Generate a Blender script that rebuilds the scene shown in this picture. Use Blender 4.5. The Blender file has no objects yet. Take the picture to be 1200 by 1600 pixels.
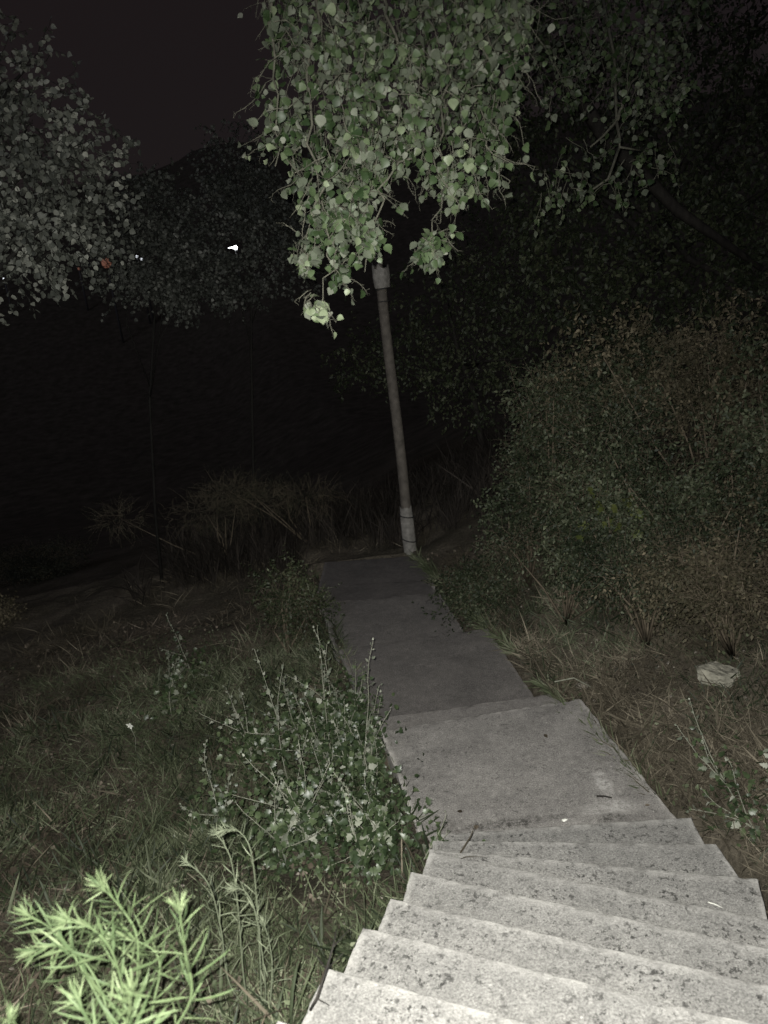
import bpy, bmesh, math, random
import numpy as np
from mathutils import Vector, Matrix, noise as mnoise

rng = np.random.RandomState(11)
random.seed(11)
SC = bpy.context.scene
COL = SC.collection

# ------------------------------------------------------------------ camera
CAM_H = 3.4
PITCH, ROLL = math.radians(18.0), math.radians(6.6)
F = np.array([0, math.cos(PITCH), -math.sin(PITCH)])
R0 = np.array([1.0, 0, 0]); U0 = np.cross(R0, F)
RT = math.cos(ROLL) * R0 - math.sin(ROLL) * U0
UP = math.sin(ROLL) * R0 + math.cos(ROLL) * U0
CP = np.array([0, 0, CAM_H])
cam = bpy.data.cameras.new("camera")
cam.sensor_fit = 'VERTICAL'; cam.sensor_height = 34.6; cam.lens = 26.0
cam.clip_start = 0.05; cam.clip_end = 2000
cam.dof.use_dof = True; cam.dof.focus_distance = 5.5; cam.dof.aperture_fstop = 2.8
co = bpy.data.objects.new("camera", cam); COL.objects.link(co)
co.matrix_world = Matrix(((RT[0], UP[0], -F[0], CP[0]), (RT[1], UP[1], -F[1], CP[1]), (RT[2], UP[2], -F[2], CP[2]), (0, 0, 0, 1)))
SC.camera = co

# ------------------------------------------------------------------ night sky, faint added fill, torch beside the lens
w = bpy.data.worlds.new("World"); SC.world = w; w.use_nodes = True
nt = w.node_tree; nt.nodes.clear()
out = nt.nodes.new("ShaderNodeOutputWorld")
sky = nt.nodes.new("ShaderNodeTexSky"); sky.sky_type = 'NISHITA'; sky.sun_disc = False
SUN_EL, SUN_ROT = math.radians(35), math.radians(205)
sky.sun_elevation = SUN_EL; sky.sun_rotation = SUN_ROT
b1 = nt.nodes.new("ShaderNodeBackground"); b1.inputs[1].default_value = 0.0003
b2 = nt.nodes.new("ShaderNodeBackground"); b2.inputs[0].default_value = (1.0, 0.72, 0.72, 1); b2.inputs[1].default_value = 0.0108
ad = nt.nodes.new("ShaderNodeAddShader")
nt.links.new(sky.outputs[0], b1.inputs[0]); nt.links.new(b1.outputs[0], ad.inputs[0])
nt.links.new(b2.outputs[0], ad.inputs[1]); nt.links.new(ad.outputs[0], out.inputs[0])

sl = bpy.data.lights.new("faint_fill", 'SUN'); sl.energy = 0.20; sl.angle = math.radians(12); sl.color = (0.72, 0.76, 1.0)  # added bluish fill that lifts the dark growth; no moon is visible
so = bpy.data.objects.new("faint_fill", sl); COL.objects.link(so)
so.rotation_euler = (math.radians(50), math.radians(0), math.radians(-25))

fl = bpy.data.lights.new("phone_torch", 'SPOT'); fl.energy = 1600; fl.color = (1.0, 0.98, 0.925)
fl.spot_size = math.radians(131); fl.spot_blend = 1.0; fl.shadow_soft_size = 0.006
fo = bpy.data.objects.new("phone_torch", fl); COL.objects.link(fo)
TD = math.radians(18.5)                      # the torch is held pointing a little lower than the lens
FT = math.cos(TD) * F - math.sin(TD) * UP; UT = math.cos(TD) * UP + math.sin(TD) * F
FT, RTT = math.cos(math.radians(7)) * FT - math.sin(math.radians(7)) * RT, math.cos(math.radians(7)) * RT + math.sin(math.radians(7)) * FT
fm = Matrix(((RTT[0], UT[0], -FT[0], 0), (RTT[1], UT[1], -FT[1], 0), (RTT[2], UT[2], -FT[2], 0), (0, 0, 0, 1)))
fm.translation = Vector(CP - RT * 0.032 + UP * 0.030 - F * 0.002)
fo.matrix_world = fm

vs = SC.view_settings
SC.display_settings.display_device = 'sRGB'
vs.view_transform = 'Standard'; vs.look = 'None'; vs.gamma = 1.0; vs.exposure = 0.0; vs.use_curve_mapping = False
SC.cycles.max_bounces = 4; SC.cycles.diffuse_bounces = 2; SC.cycles.glossy_bounces = 1
SC.cycles.transmission_bounces = 1; SC.cycles.transparent_max_bounces = 4
SC.cycles.use_denoising = True

# ------------------------------------------------------------------ helpers
def ray(px, py):
    d = F * 1202.0 + RT * (px - 600.0) - UP * (py - 800.0)
    return d / 1202.0

def at(px, py, depth):
    return CP + ray(px, py) * depth

def onz(px, py, z):
    d = ray(px, py); return CP + d * ((z - CAM_H) / d[2])

def sstep(a, b, x):
    t = np.clip((x - a) / (b - a), 0, 1); return t * t * (3 - 2 * t)

def vnoise(x, y, f, seed=0):
    """cheap smooth value noise on arrays"""
    x = np.asarray(x, float) * f + seed * 17.3; y = np.asarray(y, float) * f + seed * 7.7
    xi = np.floor(x).astype(np.int64); yi = np.floor(y).astype(np.int64)
    fx = x - xi; fy = y - yi; fx = fx * fx * (3 - 2 * fx); fy = fy * fy * (3 - 2 * fy)
    def hsh(a, b):
        v = (a * 374761393 + b * 668265263 + seed * 1442695) & 0x7fffffff
        v = ((v ^ (v >> 13)) * 1274126177) & 0x7fffffff
        return ((v ^ (v >> 16)) & 0xffff) / 65535.0
    a = hsh(xi, yi); b = hsh(xi + 1, yi); c = hsh(xi, yi + 1); d = hsh(xi + 1, yi + 1)
    return (a * (1 - fx) + b * fx) * (1 - fy) + (c * (1 - fx) + d * fx) * fy - 0.5

def xl(y): return 0.0 - 0.182 * (y - 3.93)
def xr(y): return 1.57 - 0.225 * (y - 3.86)

def lateral(x, y):
    s = 0.405 * x + 0.914 * y; t = 0.914 * x - 0.405 * y
    k = sstep(2.9, 4.1, y)
    dl = (-1.19 - t) * (1 - k) + (xl(y) - x) * k
    dr = (t - 0.42) * (1 - k) + (x - xr(y)) * k
    beyond = np.clip(y - 9.7, 0, 50)
    return s, dl, dr, beyond

def terrain(x, y):
    x = np.asarray(x, float); y = np.asarray(y, float)
    s, dl, dr, by = lateral(x, y)
    st = np.clip((3.78 - s) * 0.483, 0, 2.35)
    z = np.where(s < 3.78, st, 0.0) - 0.055 * np.clip(y - 4.0, 0, 6.0)
    L = np.clip(dl, 0, None); Rr = np.clip(dr, 0, None)
    z = z - 0.22 * sstep(0.0, 0.22, L) - 0.09 * np.clip(L - 0.2, 0, 7)
    z = z - 0.03 + 0.36 * np.clip(Rr - 0.15, 0, 6) - 0.03 * sstep(0, 0.3, Rr)
    core = (dl < 0.0) & (dr < 0.0) & (y < 9.6)
    z = z - 0.24 * core
    rough = (L > 0.02) | (Rr > 0.02) | (by > 0)
    rough = rough * (1 - sstep(13, 22, np.abs(y - 4) + 4)) * (1 - sstep(9, 16, np.abs(x)))
    z = z + rough * (0.10 * vnoise(x, y, 1.1, 1) + 0.07 * vnoise(x, y, 3.3, 2) + 0.03 * vnoise(x, y, 9.0, 3) * (np.abs(x) < 7))
    # valley beyond the lamp post, then the far hillside
    v = np.clip(y - 10.2, 0, 32)
    z = z - 0.22 * v * sstep(0, 3, v)
    z = z + 34.0 * sstep(60, 190, y + 0.15 * np.abs(x)) + sstep(70, 190, y) * (7 * vnoise(x, y, 0.018, 5) + 2 * vnoise(x, y, 0.08, 6))
    return z

def tz(x, y): return float(terrain(np.array([x]), np.array([y]))[0])

def drop(px, py):
    """the point where the line of sight through a picture point meets the ground"""
    d = ray(px, py); t = 1.2
    while t < 60:
        p = CP + d * t
        if p[2] < tz(p[0], p[1]): return p
        t += 0.03
    return CP + d * t

def props(o, label=None, cat=None, kind=None, group=None):
    if label: o['label'] = label
    if cat: o['category'] = cat
    if kind: o['kind'] = kind
    if group: o['group'] = group
    return o

def thing(name, loc, label, cat, group=None, kind=None):
    o = bpy.data.objects.new(name, None); COL.objects.link(o); o.location = Vector([float(v) for v in loc]); o.empty_display_size = 0.1
    return props(o, label, cat, kind, group)

class MB:
    """collects geometry in world coordinates, then links it as ONE mesh object"""
    def __init__(s): s.v = []; s.f = []; s.m = []; s.n = 0; s.r = []
    def add(s, v, f, mi=0, rnd=0.5):
        v = np.asarray(v, float); s.v.append(v)
        s.f += [tuple(i + s.n for i in q) for q in f]; s.m += [mi] * len(f); s.n += len(v)
        s.r.append(np.full(len(v), rnd)); return s
    def tube(s, pts, rad, sides=6, mi=0, cap=True):
        pts = np.asarray(pts, float); n = len(pts); rad = np.broadcast_to(np.asarray(rad, float), (n,))
        tg = np.gradient(pts, axis=0); tg /= np.linalg.norm(tg, axis=1)[:, None] + 1e-9
        a = np.array([0.31, 0.2, 0.93]) if abs(tg[0][2]) < 0.9 else np.array([1.0, 0.1, 0.05])
        V = []
        for i in range(n):
            u = np.cross(tg[i], a); u /= np.linalg.norm(u) + 1e-9; w_ = np.cross(tg[i], u); a = np.cross(u, tg[i]) if i else a
            for k in range(sides):
                th = 2 * math.pi * k / sides
                V.append(pts[i] + rad[i] * (math.cos(th) * u + math.sin(th) * w_))
        Fc = []
        for i in range(n - 1):
            for k in range(sides):
                k2 = (k + 1) % sides
                Fc.append((i * sides + k, i * sides + k2, (i + 1) * sides + k2, (i + 1) * sides + k))
        if cap:
            Fc.append(tuple(range(sides))[::-1]); Fc.append(tuple((n - 1) * sides + k for k in range(sides)))
        return s.add(V, Fc, mi)
    def build(s, name, mats, parent=None, smooth=True):
        me = bpy.data.meshes.new(name)
        V = np.concatenate(s.v) if s.v else np.zeros((0, 3))
        off = np.array(parent_world(parent)) if parent else np.zeros(3)
        me.from_pydata((V - off).tolist(), [], s.f)
        for m in (mats if isinstance(mats, (list, tuple)) else [mats]): me.materials.append(m)
        me.polygons.foreach_set('material_index', s.m)
        if smooth: me.polygons.foreach_set('use_smooth', [True] * len(s.f))
        at_ = me.attributes.new('rnd', 'FLOAT', 'POINT'); at_.data.foreach_set('value', np.concatenate(s.r) if s.r else [])
        me.update()
        o = bpy.data.objects.new(name, me); COL.objects.link(o)
        if parent: o.parent = parent
        return o

def parent_world(p):
    v = Vector((0, 0, 0))
    while p is not None:
        v = v + p.location; p = p.parent
    return v

def rot_from(yax, zax):
    """(N,3),(N,3) -> (N,3,3) with columns x,y,z"""
    y = yax / (np.linalg.norm(yax, axis=1)[:, None] + 1e-9)
    x = np.cross(y, zax); nx = np.linalg.norm(x, axis=1)[:, None]
    x = np.where(nx < 1e-4, np.array([1.0, 0, 0]), x / (nx + 1e-9)); z = np.cross(x, y)
    return np.stack([x, y, z], axis=2)

def mass(name, tmpls, P, Rm, S, mats, parent=None, rnd=None):
    """many copies of small templates baked into one mesh. tmpls: list of (verts, tris, matidx)"""
    N = len(P); pick = rng.randint(0, len(tmpls), N)
    if rnd is None: rnd = np.clip(.42 + .75 * vnoise(P[:, 0] + .6 * P[:, 2], P[:, 1] + .8 * P[:, 2], 2.6, 77) + .45 * vnoise(P[:, 0] + .6 * P[:, 2], P[:, 1] + .8 * P[:, 2], 8, 78) + rng.normal(0, .22, N), 0, 1)
    Vs, Ts, Ms, Rs, base = [], [], [], [], 0
    for k, (tv, tf, tm) in enumerate(tmpls):
        idx = np.nonzero(pick == k)[0]
        if not len(idx): continue
        v = np.einsum('nij,kj->nki', Rm[idx], tv) * S[idx][:, None, None] + P[idx][:, None, :]
        n, kk = len(idx), len(tv)
        f = tf[None, :, :] + (np.arange(n) * kk)[:, None, None] + base
        Vs.append(v.reshape(-1, 3)); Ts.append(f.reshape(-1, 3)); Ms.append(np.tile(tm, n)); Rs.append(np.repeat(rnd[idx], kk)); base += n * kk
    V = np.concatenate(Vs); T = np.concatenate(Ts).astype(np.int32); M = np.concatenate(Ms).astype(np.int32); Rr = np.concatenate(Rs)
    if parent: V = V - np.array(parent_world(parent))
    me = bpy.data.meshes.new(name)
    me.vertices.add(len(V)); me.vertices.foreach_set('co', V.ravel())
    me.loops.add(T.size); me.loops.foreach_set('vertex_index', T.ravel())
    me.polygons.add(len(T)); me.polygons.foreach_set('loop_start', np.arange(len(T)) * 3); me.polygons.foreach_set('loop_total', np.full(len(T), 3))
    for m in mats: me.materials.append(m)
    me.polygons.foreach_set('material_index', M)
    me.polygons.foreach_set('use_smooth', np.ones(len(T), bool))
    a_ = me.attributes.new('rnd', 'FLOAT', 'POINT'); a_.data.foreach_set('value', Rr)
    me.update(); me.validate()
    o = bpy.data.objects.new(name, me); COL.objects.link(o)
    if parent: o.parent = parent
    return o

# ------------------------------------------------------------------ leaf templates (unit length along +Y, base at origin)
def leaf_tmpl(hw, fold=0.12, curl=0.15, twist=0.0, jag=0.0, seed=0, two=True, thick=0.006):
    """hw: list of (y, half width) along the blade, first and last are the tips"""
    r = np.random.RandomState(seed); n = len(hw)
    V = []; 
    for i, (y, h) in enumerate(hw):
        j = 1 + jag * (r.rand() - 0.5) if 0 < i < n - 1 else 1
        z0 = -curl * y * y
        a = twist * y
        for sx in (-1, 0, 1):
            xx = sx * h * j * (1 + 0.12 * jag * (r.rand() - 0.5)); zz = z0 + fold * abs(xx) * (1 + 0.6 * (r.rand() - 0.5)) + (0.02 * (r.rand() - 0.5) if sx else 0)
            V.append((xx * math.cos(a) - (zz - z0) * math.sin(a), y + (0.05 * jag * (r.rand() - .5) if sx else 0), z0 + xx * math.sin(a) + (zz - z0) * math.cos(a)))
    T = []
    for i in range(n - 1):
        a, b = 3 * i, 3 * i + 3
        for k in (0, 1):
            if i > 0: T.append((a + k, a + k + 1, b + k + 1))
            if i < n - 2: T.append((a + k, b + k + 1, b + k))
            elif i > 0: pass
        if i == 0:
            pass
    V = np.array(V); T = np.array(T)
    # drop zero-area triangles at pinched tips
    ar = np.linalg.norm(np.cross(V[T[:, 1]] - V[T[:, 0]], V[T[:, 2]] - V[T[:, 0]]), axis=1); T = T[ar > 1e-7]
    M = np.zeros(len(T), int)
    if two:
        V2 = V.copy(); V2[:, 2] -= thick
        T2 = T[:, ::-1] + len(V); V = np.concatenate([V, V2]); T = np.concatenate([T, T2]); M = np.concatenate([M, np.ones(len(T2), int)])
    return V, T, M

POPLAR = [leaf_tmpl([(0, .0), (.03, .20), (.18, .40), (.42, .46), (.66, .36), (.86, .16), (1, 0)], fold=.10 + .25 * random.random(), curl=.05 + .25 * random.random(), twist=random.uniform(-.5, .5), jag=.28, seed=i) for i in range(10)]
LOBED = [leaf_tmpl([(0, .03), (.08, .22), (.22, .42), (.34, .28), (.5, .40), (.66, .22), (.84, .18), (1, 0)], fold=.2, curl=.1 + .3 * random.random(), twist=random.uniform(-.4, .4), jag=.4, seed=40 + i) for i in range(8)]
SMALL = [leaf_tmpl([(0, 0), (.3, .25), (.65, .22), (1, 0)], fold=.2, curl=.1 + .2 * random.random(), jag=.3, seed=60 + i, two=False) for i in range(5)]
NARROW = [leaf_tmpl([(0, .018), (.2, .028), (.5, .033), (.8, .021), (1, 0)], fold=.45, curl=random.uniform(-.6, .6), twist=random.uniform(-.8, .8), jag=.2, seed=80 + i, two=False) for i in range(8)]
BLADE = [leaf_tmpl([(0, .018), (.35, .016), (.7, .011), (1, 0)], fold=.1, curl=c, twist=random.uniform(-1, 1), seed=90 + i, two=False) for i, c in enumerate((.1, .3, .55, -.2, .8, .45))]
COARSE = [leaf_tmpl([(0, .02), (.35, .024), (.7, .016), (1, 0)], fold=.1, curl=c, twist=random.uniform(-1, 1), seed=190 + i, two=False) for i, c in enumerate((.1, .4, .7, -.2, .9, .5))]
FIG = [leaf_tmpl([(0, .05), (.1, .3), (.22, .46), (.32, .26), (.5, .5), (.6, .22), (.8, .2), (1, 0)], fold=.15, curl=.25, jag=.2, seed=120 + i) for i in range(3)]

# ------------------------------------------------------------------ materials
def mat(name, rough=0.75, spec=0.3):
    m = bpy.data.materials.new(name); m.use_nodes = True
    b = m.node_tree.nodes["Principled BSDF"]; b.inputs["Roughness"].default_value = rough
    b.inputs["Specular IOR Level"].default_value = spec
    return m, m.node_tree, b

def N(t, typ, **kw):
    n = t.nodes.new(typ)
    for k, v in kw.items():
        if hasattr(n, k): setattr(n, k, v)
        else: n.inputs[k].default_value = v
    return n

def ramp(t, fac, stops):
    r = t.nodes.new("ShaderNodeValToRGB"); e = r.color_ramp.elements
    while len(e) < len(stops): e.new(0.5)
    for el, (p, c) in zip(e, stops): el.position = p; el.color = (*c, 1) if len(c) == 3 else c
    t.links.new(fac, r.inputs[0]); return r.outputs[0]

def mix(t, a, b, fac, mode='MIX'):
    m = t.nodes.new("ShaderNodeMix"); m.data_type = 'RGBA'; m.blend_type = mode
    for sock, v in ((m.inputs[0], fac), (m.inputs[6], a), (m.inputs[7], b)):
        if hasattr(v, 'is_linked'): t.links.new(v, sock)
        else: sock.default_value = v if not isinstance(v, tuple) else (*v, 1) if len(v) == 3 else v
    return m.outputs[2]

def leafmat(name, dark, mid, pale, rough=0.5, spec=0.35, trans=0.0):
    m, t, b = mat(name, rough, spec)
    a = N(t, "ShaderNodeAttribute", attribute_name='rnd')
    tc = t.nodes.new("ShaderNodeNewGeometry")
    nz = N(t, "ShaderNodeTexNoise", Scale=60.0, Detail=2.0); t.links.new(tc.outputs['Position'], nz.inputs['Vector'])
    c = ramp(t, a.outputs['Fac'], [(0, dark), (.55, mid), (1, pale)])
    c2 = mix(t, c, (0.5, 0.5, 0.5), 0.0)
    v = t.nodes.new("ShaderNodeMapRange"); v.inputs['To Min'].default_value = .75; v.inputs['To Max'].default_value = 1.25
    t.links.new(nz.outputs[0], v.inputs[0])
    cc = mix(t, c, v.outputs[0], 1.0, 'MULTIPLY'); t.links.new(cc, b.inputs['Base Color'])
    return m

M_POP_T = leafmat("poplar_leaf_top", (.017, .032, .011), (.050, .074, .033), (.150, .178, .110), .5, .32)
M_POP_U = leafmat("poplar_leaf_underside", (.055, .066, .045), (.085, .098, .070), (.17, .18, .145), .8, .2)
M_SAP_T = leafmat("sapling_leaf_top", (.022, .036, .016), (.045, .066, .030), (.095, .125, .062), .42, .5)
M_SAP_U = leafmat("sapling_leaf_underside", (.10, .115, .085), (.17, .185, .14), (.33, .34, .285), .85, .2)
M_GREYLEAF2 = leafmat("pale_grey_poplar_leaf", (.036, .040, .033), (.094, .101, .085), (.25, .258, .222), .6, .3)
M_GREYLEAF = leafmat("grey_poplar_leaf", (.022, .025, .021), (.052, .057, .049), (.125, .13, .115), .6, .3)
M_SHRUB = leafmat("shrub_leaf", (.011, .017, .008), (.029, .038, .019), (.095, .108, .066), .6, .3)
M_SHRUB_DRY = leafmat("dry_shrub_leaf", (.030, .028, .016), (.065, .058, .036), (.14, .12, .08), .7, .2)
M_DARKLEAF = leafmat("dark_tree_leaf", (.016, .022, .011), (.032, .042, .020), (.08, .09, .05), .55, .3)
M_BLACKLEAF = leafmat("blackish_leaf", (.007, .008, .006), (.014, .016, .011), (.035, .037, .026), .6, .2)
M_FIG = leafmat("yellow_green_leaf", (.055, .070, .02), (.095, .11, .035), (.14, .15, .05), .5, .3)
M_GRASS = leafmat("green_grass", (.034, .043, .022), (.085, .102, .056), (.20, .215, .145), .7, .2)
M_STRAW = leafmat("dry_straw", (.040, .035, .024), (.085, .074, .053), (.22, .195, .145), .8, .15)
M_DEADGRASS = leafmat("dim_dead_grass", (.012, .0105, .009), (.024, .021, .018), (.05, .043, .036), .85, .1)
M_LITTER = leafmat("dead_leaves", (.035, .029, .021), (.08, .066, .049), (.20, .17, .135), .85, .1)
M_FLEA = leafmat("fleabane_leaf", (.042, .064, .027), (.070, .098, .044), (.12, .15, .078), .65, .25)
M_FLEAD = leafmat("grey_fleabane_leaf", (.06, .072, .045), (.10, .115, .075), (.16, .18, .12), .7, .2)

def barkmat(name, a, b_, scale=18, bump=.5):
    m, t, b = mat(name, .85, .2)
    g = t.nodes.new("ShaderNodeNewGeometry")
    mp = N(t, "ShaderNodeMapping"); mp.inputs['Scale'].default_value = (1, 1, .25)
    t.links.new(g.outputs['Position'], mp.inputs[0])
    n = N(t, "ShaderNodeTexNoise", Scale=float(scale), Detail=6.0); t.links.new(mp.outputs[0], n.inputs['Vector'])
    t.links.new(ramp(t, n.outputs[0], [(.3, a), (.7, b_)]), b.inputs['Base Color'])
    bp = N(t, "ShaderNodeBump", Strength=bump, Distance=.01); t.links.new(n.outputs[0], bp.inputs['Height']); t.links.new(bp.outputs[0], b.inputs['Normal'])
    return m
M_BARK = barkmat("poplar_bark", (.05, .046, .038), (.15, .145, .125))
M_TWIG = barkmat("pale_twig", (.05, .05, .038), (.12, .118, .09), 60, .2)
M_SHOOT = barkmat("pale_shoot", (.17, .175, .13), (.29, .30, .24), 60, .1)
M_DARKBARK = barkmat("dark_bark", (.012, .011, .010), (.035, .032, .028))
M_BLACKBARK = barkmat("night_dimmed_bark", (.008, .008, .007), (.018, .017, .015))  # bark colour blackened so the trunks sink into the unlit dark
M_DRYSTEM = barkmat("dry_stem", (.06, .05, .035), (.15, .125, .09), 40, .2)

def concrete(name, base, light, dark, spot=.55, speck=1.0, extra=None):
    m, t, b = mat(name, .92, .2)
    g = t.nodes.new("ShaderNodeNewGeometry"); pos = g.outputs['Position']
    def nz(scale, detail=5.0, rough=.6):
        n = N(t, "ShaderNodeTexNoise", Scale=scale, Detail=detail, Roughness=rough); t.links.new(pos, n.inputs['Vector']); return n.outputs[0]
    big = nz(2.6); med = nz(11.0, 6.0, .7); mott = nz(19.0, 8.0, .82); fine = nz(120.0, 3.0, .7); gr = nz(48.0, 4.0, .75)
    c = ramp(t, big, [(.32, dark), (.5, base), (.7, light)])
    c = mix(t, c, ramp(t, mott, [(.3, tuple(x * .62 for x in base)), (.5, base), (.68, tuple(min(1, x * 1.35) for x in light))]), .55)
    # lichen blotches: dark irregular spots in patches
    l1 = nz(38.0, 5.0, .7); pm = nz(5.0, 3.0)
    mk = t.nodes.new("ShaderNodeMath"); mk.operation = 'MULTIPLY'
    t.links.new(ramp(t, l1, [(.535, (0, 0, 0)), (.60, (1, 1, 1))]), mk.inputs[0]); t.links.new(ramp(t, pm, [(.36, (.25,) * 3), (.58, (1, 1, 1))]), mk.inputs[1])
    mk2 = t.nodes.new("ShaderNodeMath"); mk2.operation = 'MULTIPLY'; t.links.new(mk.outputs[0], mk2.inputs[0]); mk2.inputs[1].default_value = spot
    c = mix(t, c, tuple(x * .30 for x in dark), mk2.outputs[0])
    l2 = nz(60.0, 3.0, .6)
    c = mix(t, c, tuple(x * .42 for x in base), ramp(t, l2, [(.60, (0, 0, 0)), (.68, (spot * .9,) * 3)]))
    # pale grit
    c = mix(t, c, tuple(min(1, x * 1.7) for x in light), ramp(t, gr, [(.62, (0, 0, 0)), (.72, (.55 * speck,) * 3)]))
    c = mix(t, c, ramp(t, fine, [(.32, (.52,) * 3), (.68, (1.45,) * 3)]), 1.0, 'MULTIPLY')
    wa = N(t, "ShaderNodeAttribute", attribute_name='rnd')
    wm = t.nodes.new("ShaderNodeMath"); wm.operation = 'MULTIPLY'; t.links.new(wa.outputs['Fac'], wm.inputs[0]); t.links.new(ramp(t, med, [(.35, (.15,) * 3), (.6, (.8,) * 3)]), wm.inputs[1])
    c = mix(t, c, tuple(min(1, x * 1.75) for x in light), wm.outputs[0])
    if extra: c = extra(t, c, pos, nz)
    t.links.new(c, b.inputs['Base Color'])
    hs = t.nodes.new("ShaderNodeMath"); hs.operation = 'ADD'; t.links.new(gr, hs.inputs[0]); t.links.new(fine, hs.inputs[1])
    h2 = t.nodes.new("ShaderNodeMath"); h2.operation = 'ADD'; t.links.new(hs.outputs[0], h2.inputs[0]); t.links.new(med, h2.inputs[1])
    bp = N(t, "ShaderNodeBump", Strength=.55, Distance=.006); t.links.new(h2.outputs[0], bp.inputs['Height']); t.links.new(bp.outputs[0], b.inputs['Normal'])
    return m

def blob(t, pos, nz, centre, rad, sx=1.0, sy=1.0):
    """irregular stain mask round a fixed place on the slab"""
    sb = t.nodes.new("ShaderNodeVectorMath"); sb.operation = 'SUBTRACT'; t.links.new(pos, sb.inputs[0]); sb.inputs[1].default_value = centre
    sc = t.nodes.new("ShaderNodeVectorMath"); sc.operation = 'MULTIPLY'; t.links.new(sb.outputs[0], sc.inputs[0]); sc.inputs[1].default_value = (1 / sx, 1 / sy, 1)
    ln = t.nodes.new("ShaderNodeVectorMath"); ln.operation = 'LENGTH'; t.links.new(sc.outputs[0], ln.inputs[0])
    n = nz(9.0, 6.0, .7)
    ad = t.nodes.new("ShaderNodeMath"); ad.operation = 'MULTIPLY_ADD'; t.links.new(n, ad.inputs[0]); ad.inputs[1].default_value = -rad * 2.6; ad.inputs[2].default_value = rad * 1.3
    s2 = t.nodes.new("ShaderNodeMath"); s2.operation = 'ADD'; t.links.new(ln.outputs[1], s2.inputs[0]); t.links.new(ad.outputs[0], s2.inputs[1])
    mr = t.nodes.new("ShaderNodeMapRange"); mr.inputs['From Min'].default_value = rad; mr.inputs['From Max'].default_value = rad * .25
    t.links.new(s2.outputs[0], mr.inputs[0])
    br_ = t.nodes.new("ShaderNodeMath"); br_.operation = 'MULTIPLY'; t.links.new(mr.outputs[0], br_.inputs[0])
    t.links.new(ramp(t, nz(28.0, 8.0, .8), [(.42, (.06,) * 3), (.56, (1, 1, 1))]), br_.inputs[1]); return br_.outputs[0]

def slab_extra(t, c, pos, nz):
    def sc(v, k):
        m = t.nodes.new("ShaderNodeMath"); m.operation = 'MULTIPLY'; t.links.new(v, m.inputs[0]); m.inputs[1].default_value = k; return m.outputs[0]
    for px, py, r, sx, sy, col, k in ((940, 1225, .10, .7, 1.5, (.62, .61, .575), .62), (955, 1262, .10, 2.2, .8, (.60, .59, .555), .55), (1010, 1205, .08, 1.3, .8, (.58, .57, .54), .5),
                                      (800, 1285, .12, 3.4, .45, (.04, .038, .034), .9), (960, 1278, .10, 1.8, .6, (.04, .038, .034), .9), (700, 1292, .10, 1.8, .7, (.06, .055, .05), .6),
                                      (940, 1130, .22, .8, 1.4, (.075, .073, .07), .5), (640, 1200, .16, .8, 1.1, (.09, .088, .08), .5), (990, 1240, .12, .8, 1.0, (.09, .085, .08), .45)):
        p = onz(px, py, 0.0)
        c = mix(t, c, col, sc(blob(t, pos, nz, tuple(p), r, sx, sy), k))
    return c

M_STEP = concrete("lichened_step_concrete", (.222, .219, .206), (.298, .293, .274), (.152, .150, .141), .95)
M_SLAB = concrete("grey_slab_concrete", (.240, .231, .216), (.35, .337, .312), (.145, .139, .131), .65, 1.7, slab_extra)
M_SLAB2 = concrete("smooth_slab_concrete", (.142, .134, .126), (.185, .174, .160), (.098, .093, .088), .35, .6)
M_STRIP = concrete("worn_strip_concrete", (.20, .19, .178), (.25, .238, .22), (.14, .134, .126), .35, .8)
M_SLAB3 = concrete("dimmed_far_slab_concrete", (.105, .098, .093), (.135, .126, .118), (.075, .071, .068), .3, .4)  # same concrete, colour darkened to imitate the torch fading with distance

m_, t_, b_ = mat("dry_soil", .95, .1)
g_ = t_.nodes.new("ShaderNodeNewGeometry")
def _nz(s, d=6.0):
    n = N(t_, "ShaderNodeTexNoise", Scale=s, Detail=d, Roughness=.65); t_.links.new(g_.outputs['Position'], n.inputs['Vector']); return n.outputs[0]
c_ = ramp(t_, _nz(1.3), [(.3, (.045, .042, .030)), (.5, (.078, .069, .052)), (.7, (.115, .100, .078))])
c_ = mix(t_, c_, ramp(t_, _nz(30.0), [(.3, (.55,) * 3), (.7, (1.5,) * 3)]), 1.0, 'MULTIPLY')
c_ = mix(t_, c_, (.20, .175, .14), ramp(t_, _nz(70.0, 3.0), [(.6, (0, 0, 0)), (.7, (.6,) * 3)]))
t_.links.new(c_, b_.inputs['Base Color'])
bp_ = N(t_, "ShaderNodeBump", Strength=.9, Distance=.03); t_.links.new(_nz(22.0), bp_.inputs['Height']); t_.links.new(bp_.outputs[0], b_.inputs['Normal'])
M_SOIL = m_

def simple(name, col, rough=.7, emit=None, strength=0, bump=0, scale=30):
    m, t, b = mat(name, rough, .3)
    g = t.nodes.new("ShaderNodeNewGeometry"); n = N(t, "ShaderNodeTexNoise", Scale=float(scale), Detail=5.0); t.links.new(g.outputs['Position'], n.inputs['Vector'])
    t.links.new(ramp(t, n.outputs[0], [(.3, tuple(x * .7 for x in col)), (.7, tuple(min(1, x * 1.25) for x in col))]), b.inputs['Base Color'])
    if bump:
        bp = N(t, "ShaderNodeBump", Strength=bump, Distance=.02); t.links.new(n.outputs[0], bp.inputs['Height']); t.links.new(bp.outputs[0], b.inputs['Normal'])
    if emit:
        b.inputs['Emission Color'].default_value = (*emit, 1); b.inputs['Emission Strength'].default_value = strength
    return m
M_POLE = simple("weathered_post", (.10, .09, .077), .8, bump=.3, scale=14)
M_WRAP = simple("pale_wrap", (.21, .203, .185), .8, bump=.4, scale=20)
M_BAND = simple("dark_wire_band", (.03, .03, .03), .6)
M_METAL = simple("grey_metal", (.12, .12, .12), .5)
M_ROCK = simple("pale_rock", (.25, .242, .195), .9, bump=1.0, scale=22)
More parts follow.
